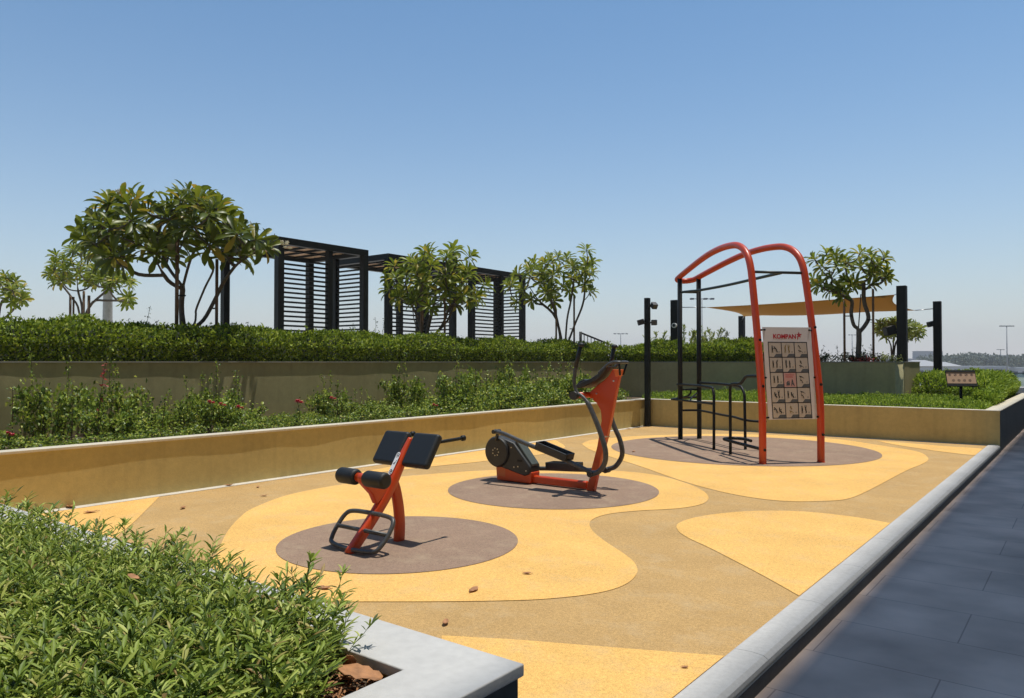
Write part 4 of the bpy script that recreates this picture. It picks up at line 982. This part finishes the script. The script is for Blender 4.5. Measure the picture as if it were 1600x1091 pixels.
tag(hedge('hedge', '', -3.25, XR-.28, 19.2, 24.3, .55, 1.10, 15000, M['lf_low'], round_=.4, rough=.06, seed=9, faces='yX', leaf=(.085, .024), up=.7, deep=.07, sprout=110, t=LANCE),
    'taller loose hedge behind the icon sign at the right end of the planter', 'hedge')
tag(hedge('hedge', '', -1.85, XR-.22, 17.1, 19.3, .55, .86, 5000, M['lf_low'], round_=.3, rough=.07, seed=12, faces='yXx', leaf=(.075, .022), up=.7, deep=.05, sprout=40, t=LANCE),
    'narrow shaggy hedge strip beside the pale coping at the right edge of the planter', 'hedge')

# ---- leafy shrubs
def shrub_mesh(R, Hh, nst, leafL, leafW, per, spread=.8, tmpl=SMALL, tallst=0, jit=.55, lo=0.0, spiky=0):
    lf = Cloud(); sm2 = Cloud()
    for i in range(nst+tallst):
        a = rng.uniform(0, 6.28); rr = R*sqrt(rng.random())*.55; base = np.array([cos(a)*rr, sin(a)*rr, 0])
        t_ = i >= nst; h = Hh*(rng.uniform(1.35, 1.9) if t_ else rng.uniform(.6, 1.08)); out = (.15 if t_ else spread)*R*rng.uniform(.3, 1.1)
        a2 = a+rng.normal(0, .6); tip = base+np.array([cos(a2)*out, sin(a2)*out, h*(1-.0 if t_ else .95)]); mid = (base+tip)/2+np.array([0, 0, h*.12])+rng.normal(0, .03, 3)
        pts = smooth([base, mid, tip], 5); sm2.stem(pts, list(np.linspace(.006, .002, len(pts))), 4)
        P_ = np.array(pts); n_ = int(per*(.5 if t_ else 1)); tt = rng.uniform(.3 if t_ else lo, 1.0, n_); k_ = len(P_)-1; ix = np.clip((tt*k_).astype(int), 0, k_-1); fr = (tt*k_-ix)[:, None]
        pos = P_[ix]*(1-fr)+P_[ix+1]*fr
        sp2 = (.035 if t_ else .075*R/.45)*(1.0 if not spiky else .2)
        off = rdir(n_)*np.abs(rng.normal(0, sp2, (n_, 1))); off[:, 2] *= .8; pos = pos+off
        yd = unit(off+1e-6)*jit+rdir(n_)*.6+np.array([0, 0, .05+spiky]); nr = np.array([0, 0, 1.])+rng.normal(0, .55, (n_, 3))
        L = leafL*rng.uniform(.6, 1.2, n_)*(.75 if t_ else 1); lf.leaves(tmpl, pos, yd, nr, L, L*leafW/leafL*rng.uniform(.85, 1.2, n_))
    return lf.mesh('foliage'), sm2.mesh('stems')
def blooms(pts, m, r=.03, n=9):
    c = Cloud()
    for p_ in pts:
        for ring_ in range(2):
            k = n; az = np.arange(k)*2*pi/k+ring_; el = .35+ring_*.9
            yd = np.stack([np.cos(az), np.sin(az), np.full(k, el)], -1); c.leaves(SMALL, np.repeat(np.array(p_)[None], k, 0), yd, np.stack([-np.cos(az), -np.sin(az), np.ones(k)], -1), r, r*.9)
    return c.mesh('flower')
rose_v = [shrub_mesh(.46, .46, 19, .052, .044, 95, tallst=2, lo=.2) for _ in range(6)]
rose_low = [shrub_mesh(.44, .30, 20, .052, .042, 75, tallst=0) for _ in range(3)]
bare = MB(); 
def put_shrub(name, lab, v, loc, rz, sc, mf, group=None, stem=None, cat='shrub'):
    t_ = thing(name, lab, cat, loc, rz, group); t_.scale = sc
    link('foliage', v[0], mf, t_); link('stems', v[1], stem or M['twig'], t_); return t_
ry = .1; k = 0; rr2 = random.Random(5)
GR = 'rose bushes in the lower left planter'
named = {}
while ry < 15.2:
    for xx, hi in ((XL-.66, 0), (XL-1.25, 1), (XL-2.0, 1)):
        x_ = xx+rr2.uniform(-.14, .14); y_ = ry+rr2.uniform(-.2, .2)
        gap = 2.6 < y_ < 3.5 or 6.6 < y_ < 7.5 or 9.0 < y_ < 9.6
        s_ = rr2.uniform(.75, 1.12)*(.72 if y_ < 9 else .88)*(.78 if gap and hi else 1)*(1.12 if y_ > 10 else 1); zz = s_*(1.22 if hi and not gap else .95)*rr2.choice([.7, .85, 1.0, 1.15, 1.45])
        v = (rose_v[k % 6] if hi and not gap else rose_low[k % 3])
        if not v[0].materials: v[0].materials.append(M['lf_rose']); v[1].materials.append(M['twig'])
        t_ = thing('rose_bush', 'leafy green rose bush without blooms in the long planter behind the low ochre wall', 'rose bush', (x_, y_, .47), rr2.uniform(0, 6.28), GR); t_.scale = (s_, s_, zz)
        link('foliage', v[0], None, t_); link('stems', v[1], None, t_)
        named[k] = t_; k += 1
    ry += .66
def bloom_at(pix, x, lab, m=M['petal_p'], r=.035):
    """a flowering stem standing where the photo shows the bloom"""
    r_ = ray(*pix); P_ = np.array([0, 0, EYE])+r_*(x/r_[0]); base = np.array([P_[0], P_[1], .5])
    t_ = thing('flowering_rose', lab, 'rose', base, 0, 'roses in bloom')
    c_ = Cloud(); h = P_[2]-.5; pts = smooth([(0, 0, 0), (.03, .02, h*.5), (0, 0, h)], 5); c_.stem(pts, .004, 5); link('stem', c_.mesh('stem'), M['stem'], t_)
    c_ = Cloud(); n_ = 22; tt = rng.uniform(.3, .95, n_); pos = np.stack([np.zeros(n_), np.zeros(n_), tt*h], -1)+rng.normal(0, .03, (n_, 3)); yd = rdir(n_)+np.array([0, 0, .3]); c_.leaves(SMALL, pos, yd, np.array([0, 0, 1.])+rng.normal(0, .5, (n_, 3)), .045, .034); c_.build('foliage', M['lf_rose'], t_)
    link('flower', blooms([(0, 0, h), (.035, .03, h-.02), (-.03, .02, h-.015)], m, r), m, t_)
bloom_at((327, 628), -8.75, 'pink rose bloom leaning left of the other two, in the left part of the planter')
bloom_at((345, 632), -8.9, 'pink rose bloom between two others in the left part of the planter')
bloom_at((465, 628), -8.7, 'large pink rose bloom standing alone nearest the middle of the planter', r=.05)
bloom_at((372, 636), -8.7, 'pink rose bloom, right one of the close three in the left part of the planter')
bloom_at((518, 622), -8.8, 'small pink rose bloom just right of the large lone one')
bloom_at((678, 633), -8.5, 'dull pink rose bloom low above the wall behind the bench pads')
bloom_at((12, 678), -8.6, 'reddish rose bloom at the left edge just above the wall')
# tall thin sprig by the left end
def sprig_at(pix, x, lab, m, leafy=26, lean=(0, 0)):
    r_ = ray(*pix); P_ = np.array([0, 0, EYE])+r_*(x/r_[0]); h = P_[2]-.5
    t_ = thing('rose_cane', lab, 'plant stem', (P_[0]-lean[0], P_[1]-lean[1], .5), 0, 'tall rose canes')
    pts = smooth([(0, 0, 0), (lean[0]*.3, lean[1]*.3, h*.5), (lean[0], lean[1], h)], 6); c_ = Cloud(); c_.stem(pts, list(np.linspace(.007, .002, len(pts))), 5); link('stem', c_.mesh('stem'), M['twig'], t_)
    P2 = np.array(pts); c_ = Cloud(); tt = rng.uniform(.35, 1, leafy); ix = np.clip((tt*(len(P2)-1)).astype(int), 0, len(P2)-2); pos = P2[ix]+rng.normal(0, .018, (leafy, 3))
    c_.leaves(SMALL, pos, rdir(leafy)+np.array([0, 0, .2]), np.array([0, 0, 1.])+rng.normal(0, .5, (leafy, 3)), .04, .03); c_.build('foliage', m, t_)
sprig_at((166, 562), -9.1, 'tallest thin reddish cane reaching the top of the olive wall at the left', M['petal_r'], 26, (.03, .08))
sprig_at((20, 604), -8.8, 'leafy cane at the far left edge in front of the olive wall', M['lf_rose'], 40)
sprig_at((113, 604), -8.9, 'leafy cane left of the tallest reddish one', M['lf_rose'], 60)
sprig_at((260, 612), -8.9, 'cane with pale top leaves between the tallest cane and the pink blooms', M['lf_rose'], 50, (0, .05))
sprig_at((373, 588), -9.2, 'cane rising above the three pink blooms', M['lf_rose'], 60)
sprig_at((527, 592), -9.3, 'cane above the middle of the planter right of the large bloom', M['lf_rose'], 60)
sprig_at((873, 574), -9.0, 'tall cane right behind the cross trainer handle', M['lf_rose'], 70)
sprig_at((693, 590), -9.2, 'cane above the bench handle in front of the olive wall', M['lf_rose'], 60)

# dark shrubs, flowering plants and limes in the far upper planter
dv = [shrub_mesh(.45, .34, 16, .06, .032, 45, tallst=2, lo=.1) for _ in range(2)]
for i, (x_, lab) in enumerate(((-6.3, 'dark leafy shrub just right of the board, behind the right orange post'), (-5.65, 'dark leafy shrub left of the foot of the right frangipani'), (-5.0, 'dark leafy shrub around the foot of the right frangipani'), (-4.55, 'dark leafy shrub right of the foot of the right frangipani'))):
    v = dv[i % 2]
    if not v[0].materials: v[0].materials.append(M['lf_dark']); v[1].materials.append(M['twig'])
    t_ = thing('shrub', lab, 'shrub', (x_+.35, 19.0, 1.40), i*1.3, 'dark shrubs in the far planter'); t_.scale = (1.1, .9, .78); link('foliage', v[0], None, t_); link('stems', v[1], None, t_)
v = shrub_mesh(.28, .22, 14, .05, .03, 40); put_shrub('shrub', 'low red leaved plant on the wall edge left of the tall sail post', v, (-4.12, 18.75, 1.40), 0, (1.2, 1, .8), M['petal_r'])
v = shrub_mesh(.35, .26, 16, .055, .03, 45); put_shrub('shrub', 'low yellow green plant at the foot of the tall sail post', v, (-3.72, 18.9, 1.40), 1, (.9, .9, .8), M['lf_lime'])
for i, (px, dst, top, lab) in enumerate(((1030, 22.5, 516, 'spiky lime shrub just right of the spotlight post'), (1075, 22.3, 500, 'spiky lime shrub behind the left black frame post'), (1108, 22.6, 508, 'spiky lime shrub behind the right black frame post'), (1142, 22.8, 528, 'lower leafy lime shrub with a dark flower, left of the left orange post'))):
    p_ = D(px, 560, dst); h = float(D(px, top, dst)[2])-1.38
    v = shrub_mesh(.42, h*.9, 13 if i < 3 else 16, .12 if i < 3 else .07, .028 if i < 3 else .035, 46, spread=.9, tmpl=LANCE, lo=.45 if i < 3 else .1, spiky=.8 if i < 3 else 0)
    put_shrub('shrub', lab, v, (p_[0], p_[1], 1.38), i, (1, 1, 1), M['lf_lime'], 'lime shrubs behind the frame')
for i, px in enumerate((795, 830)):
    p_ = D(px, 560, 24); v = shrub_mesh(.5, .95, 10, .09, .03, 26, tmpl=LANCE, lo=.4); put_shrub('shrub', ('thin pale shrub showing through the farthest pergola screen', 'thin pale shrub right of the farthest pergola')[i], v, (p_[0], p_[1], 1.30), i, (1, 1, 1), M['lf_lime'])

# thin weeds rising from the hedge
wd = [(118, 498), (228, 478), (196, 497), (585, 497), (597, 495), (548, 505), (240, 500), (382, 503)]
for i, (px, py) in enumerate(wd):
    r_ = ray(px, py); P_ = np.array([0, 0, EYE])+r_*(-11.15/r_[0]); h = P_[2]-1.9
    c_ = Cloud(); c_.stem(smooth([(0, 0, 0), (.01, .03, h*.6), (rng.normal()*.03, .06, h)], 4), .0035, 4)
    n_ = 14; pos = np.stack([rng.normal(0, .02, n_), .05+rng.normal(0, .02, n_), rng.uniform(.35, 1, n_)*h], -1); c_.leaves(SMALL, pos, rdir(n_), rdir(n_), .03, .018)
    t_ = c_.build('hedge_sprig', M['lf_dark']); t_.location = (P_[0], P_[1], 1.9); tag(t_, 'thin wispy dark sprig sticking up out of the long clipped hedge', 'sprig', 'sprigs above the hedge')

# ---- frangipani trees
def frangipani(lab, depth, limbs, blobs, zbase, leafL, mf, sep, nmax, thick=.8, seed=0, flowers=(), trunk_r=.06, nleaf=(16, 22), droop=.0, group='frangipani trees', back=0, fill=.35):
    """limbs: list of pixel polylines (px, py, depth offset); blobs: (px, py, rx, ry, depth offset) crown masses in pixels at 'depth'"""
    r0 = np.random.default_rng(seed)
    toW = lambda px, py, dd=0: D(px, py, depth+dd)
    base = toW(*limbs[0][0][:2], 0); base[2] = zbase
    nodes = []; par = []
    strokes = []
    def addn(p_, pa): nodes.append(np.array(p_)); par.append(pa); return len(nodes)-1
    root = addn(base, -1)
    for L_ in limbs:
        pts = [toW(q[0], q[1], q[2] if len(q) > 2 else 0) for q in L_]
        if L_ is limbs[0]: pts[0] = base
        pts = smooth(pts, 4)
        near_ = int(np.argmin([np.linalg.norm(nn2-pts[0]) for nn2 in nodes])); prev = near_
        ch = [near_]
        for p_ in pts[1:]: prev = addn(p_, prev); ch.append(prev)
        strokes.append(ch)
    tips = []; tries = 0
    ar = np.array([b_[2]*b_[3] for b_ in blobs], float); ar /= ar.sum()
    while len(tips) < nmax and tries < nmax*60:
        tries += 1; b_ = blobs[r0.choice(len(blobs), p=ar)]
        u = unit(r0.normal(size=3))*r0.uniform(fill, 1)**(1/3) if True else 0
        if u[2] < -.55 and r0.random() < .6: continue
        p_ = toW(b_[0]+u[0]*b_[2], b_[1]-u[2]*b_[3], b_[4]+u[1]*thick)
        if all(np.linalg.norm(p_-q) > sep for q in tips): tips.append(p_)
    tips.sort(key=lambda q: np.linalg.norm(q-base)); ctrp = np.mean(tips, axis=0)
    tipdir = []
    usable = [i for i in range(len(nodes)) if nodes[i][2] > zbase+.3]
    for q in tips:
        best = min(usable, key=lambda i: np.linalg.norm(nodes[i]-q)+2.0*max(0, nodes[i][2]-q[2]+.12)+.02*0)
        a = nodes[best]; v_ = q-a; dist = np.linalg.norm(v_)
        mid = a+v_*.5+np.array([0, 0, -.10*dist])+unit(v_*np.array([1, 1, 0])+1e-6)*.08*dist+r0.normal(0, .03*dist, 3)
        pts = smooth([a, mid, q], 4); prev = best; ch = [best]
        for p_ in pts[1:]: prev = addn(p_, prev); ch.append(prev); usable.append(prev)
        usable.pop(); strokes.append(ch); tipdir.append(unit(unit(q-mid)*.8+unit(q-ctrp)*.5+np.array([0, 0, .35])))
    cntn = np.ones(len(nodes))*0
    for ch in strokes:
        i = ch[-1]
        while i != -1: cntn[i] += 1; i = par[i]
    mx_ = cntn.max()
    rad = lambda i: max(.011*leafL/.3, trunk_r*(cntn[i]/mx_)**.42)
    wood = MB()
    for ch in strokes:
        pts = [nodes[i] for i in ch]; rr = [rad(i) for i in ch]; rr[0] = rr[1] if len(rr) > 1 else rr[0]
        wood.tube([p_-base for p_ in pts], rr, 9)
    lf = Cloud()
    for q, td in zip(tips, tipdir):
        n_ = int(r0.integers(*nleaf)); az = np.arange(n_)*2.39996+r0.uniform(0, 6.28); tt = np.linspace(0, 1, n_)
        ang = np.interp(tt, [0, 1], [1.75+droop, .45])+r0.normal(0, .13, n_)
        u = unit(np.cross(td, [.3, .2, 1])); v_ = np.cross(td, u)
        yd = (np.cos(ang)[:, None]*td+np.sin(ang)[:, None]*(np.cos(az)[:, None]*u+np.sin(az)[:, None]*v_)); yd[:, 2] -= .12
        nr = td[None]*1.0-yd*.2+r0.normal(0, .22, (n_, 3)); pos = (q-base)+td*(tt[:, None]-.7)*.07*leafL/.3
        L = leafL*r0.uniform(.72, 1.12, n_)*np.interp(tt, [0, .7, 1], [1, 1, .6]); lf.leaves(OBOV, pos, yd, nr, L, L*r0.uniform(.24, .31, n_))
    t_ = thing('frangipani_tree', lab, 'tree', base, 0, group)
    wood.build('trunk', M['bark'], t_); lf.build('crown', mf, t_)
    if flowers:
        for (px, py, dd) in flowers:
            c_ = toW(px, py, dd)-base
            link('flower_cluster', blooms([c_+r0.normal(0, .035, 3) for _ in range(6)], M['petal_w'], .05, 5), M['petal_w'], t_)
    return t_
frangipani('biggest frangipani with dark glossy crown and spreading limbs, in the left hedge', 12.2,
    [[(293, 530), (284, 490), (285, 458), (288, 440), (298, 405), (308, 385)], [(293, 516), (304, 505), (306, 492), (307, 482), (320, 450), (334, 418), (322, 395)], [(297, 516, .0), (318, 500, .2), (335, 470, .3), (350, 440, .3), (368, 415, .3)],
     [(286, 452), (262, 438, -.2), (240, 402, -.4), (222, 385, -.5)], [(287, 450), (264, 420, .3), (252, 395, .4)], [(350, 440, .3), (372, 412, .1), (410, 388, 0)], [(222, 385, -.5), (190, 372, -.5), (165, 370, -.4)]],
    [(296, 334, 50, 32, 0), (196, 344, 48, 34, -.2), (156, 370, 30, 22, -.2), (350, 370, 38, 40, .1), (315, 345, 50, 40, .3), (395, 388, 28, 22, 0), (176, 398, 24, 20, -.2), (255, 385, 34, 18, .2), (425, 382, 9, 6, -.1)], 1.39, .36, M['lf_plum'], .25, 80, thick=.9, seed=4,
    flowers=[(186, 300, -.2), (446, 384, -.1)], trunk_r=.052, nleaf=(12, 17))
frangipani('bushy yellow green frangipani in front of the middle pergola', 17.2,
    [[(663, 545), (655, 505), (640, 470), (633, 440)], [(663, 540), (672, 500), (680, 465), (684, 420)], [(664, 540), (690, 510), (703, 480), (722, 462), (742, 448)], [(660, 530), (647, 500), (643, 450)], [(666, 535), (700, 500), (712, 460)]],
    [(685, 418, 62, 34, 0), (640, 440, 36, 36, -.1), (725, 445, 34, 32, .1), (665, 470, 30, 18, -.2)], 1.39,   .31, M['lf_plum2'], .31, 46, thick=.85, seed=6, trunk_r=.055)
frangipani('open crowned frangipani right of the farthest pergola', 20.5,
    [[(881, 545), (870, 500), (842, 470), (825, 445)], [(883, 545), (886, 500), (892, 470), (898, 430)], [(884, 545), (897, 510), (912, 470), (915, 420)], [(878, 540), (868, 490), (850, 440)], [(842, 470), (826, 462), (818, 468)]],
    [(868, 425, 50, 26, 0), (905, 412, 24, 24, 0), (822, 430, 30, 22, -.1), (900, 448, 26, 20, .1), (850, 462, 26, 14, -.1), (808, 455, 14, 20, -.1)], 1.39, .32, M['lf_plum2'], .34, 38, thick=.85, seed=9, trunk_r=.055)
frangipani('frangipani with two timber props in the far right planter over the sail', 17.6,
    [[(1340, 563), (1342, 520), (1334, 508), (1330, 490), (1331, 470), (1320, 455)], [(1342, 520), (1352, 508), (1357, 495), (1350, 470), (1350, 440)], [(1341, 519), (1343, 490), (1345, 460)], [(1331, 470), (1305, 455, -.1), (1284, 440, -.2)]],
    [(1300, 415, 34, 22, 0), (1350, 412, 40, 18, 0), (1290, 442, 20, 18, -.1), (1325, 452, 28, 16, .1), (1372, 425, 16, 18, 0), (1366, 450, 12, 8, 0)], 1.39, .28, M['lf_plum2'], .27, 32, thick=.6, seed=12, trunk_r=.06)
frangipani('small sunlit frangipani behind the hedge, left of the biggest one', 19.5,
    [[(128, 520), (124, 490), (112, 465), (92, 440), (84, 430)], [(128, 515), (128, 480), (122, 455), (120, 430)], [(128, 515), (140, 480), (160, 460), (185, 440)], [(130, 500), (145, 472), (168, 470), (196, 470)]],
    [(112, 405, 30, 18, 0), (140, 432, 52, 16, 0), (180, 440, 26, 14, 0), (92, 430, 16, 12, 0), (200, 470, 10, 8, 0)], 1.31, .26, M['lf_plum2'], .24, 50, thick=.9, seed=14, trunk_r=.05)
frangipani('frangipani cut by the left edge of the picture, above the hedge', 18.5,
    [[(-10, 520), (0, 480), (12, 465), (8, 445)], [(-10, 515), (20, 485), (30, 470)], [(-10, 510), (-30, 470)]],
    [(0, 450, 34, 22, 0), (28, 465, 18, 12, 0), (-40, 450, 30, 25, 0)], 1.31, .27, M['lf_plum2'], .24, 32, thick=.8, seed=16, trunk_r=.05)
frangipani('small pale frangipani beyond the sail post at the right', 22.5,
    [[(1395, 560), (1392, 540), (1378, 525), (1370, 510)], [(1396, 560), (1400, 535), (1412, 520), (1430, 515)], [(1395, 560), (1396, 530), (1395, 515)]],
    [(1388, 515, 20, 12, 0), (1420, 518, 18, 12, 0), (1400, 508, 28, 7, 0)], .62, .24, M['lf_lime'], .2, 44, thick=.6, seed=18, trunk_r=.035)

# props beside the trees
def prop(lab, px, ytop, dist, r=.028, zb=1.38, m='stake', tie=None):
    top = D(px, ytop, dist); t_ = thing('tree_stake', lab, 'tree stake', (top[0], top[1], zb), 0, 'stakes beside the trees')
    h = top[2]-zb; MB().tube([(0, 0, 0), (0, 0, h)], r, 10).build('stake', M[m], t_)
    if tie is not None:
        q = D(*tie, dist); MB().tube([(0, 0, q[2]-zb), (q[0]-top[0], q[1]-top[1], q[2]-zb)], .014, 6).build('tie', M['black'], t_)
prop('timber stake left of the biggest frangipani trunk', 277, 372, 12.0, .03, tie=(290, 462))
prop('timber stake right of the biggest frangipani trunk, before the pergola post', 339, 405, 12.5, .026, tie=(330, 482))
prop('thick timber stake in the middle of the yellow green frangipani', 659, 440, 16.9, .04)
prop('thin stake on the right of the yellow green frangipani', 695, 440, 17.0, .024)
prop('stake on the left of the open crowned frangipani', 869, 485, 20.4, .026, m='stake')
prop('stake on the right of the open crowned frangipani', 897, 463, 20.4, .026, tie=(890, 514))
prop('left timber prop of the far right frangipani', 1319, 470, 17.5, .026, tie=(1331, 494))
prop('right timber prop of the far right frangipani', 1364, 452, 17.5, .026, tie=(1354, 500))
prop('dark stake under the small sunlit frangipani, left one', 110, 462, 19.4, .03, 1.31)
prop('dark stake under the small sunlit frangipani, middle one', 131, 455, 19.4, .03, 1.31)
prop('orange brown stake under the small sunlit frangipani, right one', 139, 462, 19.3, .035, 1.31)
prop('dark stake touching the left one under the small sunlit frangipani', 115, 464, 19.5, .025, 1.31)
# pale column behind
top = D(168.5, 432, 22); t_ = thing('palm_tree', 'pale smooth palm trunk rising between the two left frangipanis', 'palm trunk', (top[0], top[1], 1.31))
MB().tube([(0, 0, 0), (0, 0, .8), (0.01, 0, 2.0), (0, 0, top[2]-1.31)], [.155, .14, .125, .12], 18).build('trunk', mat('pale_palm_trunk', (.42, .41, .38), .85, noise=[(9, .12), (40, .1)], bump=(30, .4)), t_)
c_ = Cloud()
for i in range(7):
    a = i*.9; d_ = np.array([cos(a), sin(a), 0]); base_ = np.array([0, 0, top[2]-1.31]); ps = np.array([base_+d_*s_+np.array([0, 0, .25*s_-.55*s_*s_]) for s_ in np.linspace(0, .75, 22)])
    c_.stem(list(ps), .008, 4); sd_ = np.cross(d_, [0, 0, 1])
    for sg in (-1, 1): c_.leaves(LANCE, ps[2:], sd_[None]*sg+d_*.6+np.array([0, 0, -.3])+rng.normal(0, .08, (20, 3)), np.tile([0, 0, 1.], (20, 1)), .24, .03)
c_.build('crown', M['lf_plum2'], t_)

# ---- fallen leaves
def dryleaf(name, lab, p, L, rz, group='dry leaves fallen on the court', curl=.5, wid=.5, tilt=0):
    n_ = 9; V = []
    for i in range(n_):
        t_ = i/(n_-1); h = wid*.5*sin(pi*min(1, t_*.93+.05))**.7*(1+.12*random.uniform(-1, 1))
        zc = curl*.45*(t_-.5)**2+.02
        for j, s_ in enumerate((-1, -.5, 0, .5, 1)): V.append((s_*h*L, (t_-.5)*L, (zc+curl*.35*s_*s_*h+.03*random.uniform(-1, 1)*abs(s_))*L))
    F = [(i*5+j, i*5+j+1, (i+1)*5+j+1, (i+1)*5+j) for i in range(n_-1) for j in range(4)]
    m_ = MB().add(V, F, True); m_.tube([(0, -.5*L, .03*L), (0, -.72*L, .07*L)], .02*L, 5)
    o_ = m_.build(name, M['deadleaf']); o_.location = tuple(float(c) for c in p); o_.rotation_euler = (tilt, 0, rz); so2 = o_.modifiers.new('s', 'SOLIDIFY'); so2.thickness = .0012
    zmin = min((Matrix.Rotation(tilt, 3, 'X') @ Vector(v)).z for v in m_.v); o_.location.z -= zmin
    return tag(o_, lab, 'dry leaf', group)
for i, (px, py, L, lab) in enumerate(((740, 924, .10, 'largest curled dry leaf on the yellow surface in front of the bench'), (823, 898, .06, 'small dry leaf on the yellow surface right of the brown bench disc'), (696, 976, .07, 'dry leaf on the tan band near the stone coping'),
        (1070, 1045, .035, 'tiny dark leaf on the near yellow corner beside the kerb'), (286, 795, .09, 'thin dry leaf on the tan surface at the left'), (357, 760, .09, 'dry leaf by the pale edge strip at the left wall'), (403, 762, .07, 'dry leaf right of the one by the edge strip'),
        (413, 776, .07, 'dry leaf below the pair near the left wall'), (111, 794, .16, 'brown leaf at the far left end of the edge strip'), (141, 802, .12, 'orange brown leaf on the yellow patch at the far left'), (983, 671, .10, 'dark leaf at the back wall left of the corner post'), (990, 707, .09, 'reddish leaf on the large brown disc'), (505, 921, .10, 'orange leaf on the yellow surface at the coping edge'))):
    p_ = G(px, py); p_[2] = .009; dryleaf('dry_leaf', lab, p_, L, i*1.7+.3, curl=.7+.3*(i % 3))
dryleaf('dry_leaf', 'big tan dead leaf lying in the bare corner of the near planter', (-1.60, 1.385, .575), .13, 2.2, None, .5, .62, .25)
dryleaf('dry_leaf', 'upright curled dead leaf behind the big one in the planter corner', (-1.67, 1.41, .56), .085, 4.0, None, .9, .5, .7)
dryleaf('dry_leaf', 'brown dead leaf caught in the ground cover near the stone coping', (-1.93, 1.36, .68), .055, 1.0, None, .7, .5, .5)
dryleaf('dry_leaf', 'yellowish dead leaf lying on top of the ground cover at the left', D(208, 905, 2.35), .04, 2.0, None, .5, .7, .3)
# litter and pebbles in the bare corner
lit = Cloud(); n_ = 520; pos = np.stack([rng.uniform(-1.75, -1.505, n_), rng.uniform(1.2, 1.45, n_), rng.uniform(.549, .575, n_)], -1)
yd = rdir(n_); yd[:, 2] *= .3; lit.leaves(LANCE, pos, yd, np.array([0, 0, 1.])+rng.normal(0, .3, (n_, 3)), rng.uniform(.015, .035, n_), .006)
tag(lit.build('leaf_litter', M['deadleaf']), 'small brown leaf litter in the planter corner', 'leaf litter', kind='stuff')

# ------------------------------------------------------------------ desert haze: thin even air round everything
hz = MB().box((-900, -60, -6.2), (1100, 1400, 48)).build('haze', None); tag(hz, kind='stuff')
hm = bpy.data.materials.new('thin_haze'); hm.use_nodes = True; n = hm.node_tree.nodes; l = hm.node_tree.links
n.remove(n['Principled BSDF']); pv = n.new('ShaderNodeVolumePrincipled'); pv.inputs['Color'].default_value = (.97, .97, .98, 1); pv.inputs['Density'].default_value = .0005
l.new(pv.outputs[0], n['Material Output'].inputs['Volume']); hz.data.materials.append(hm)
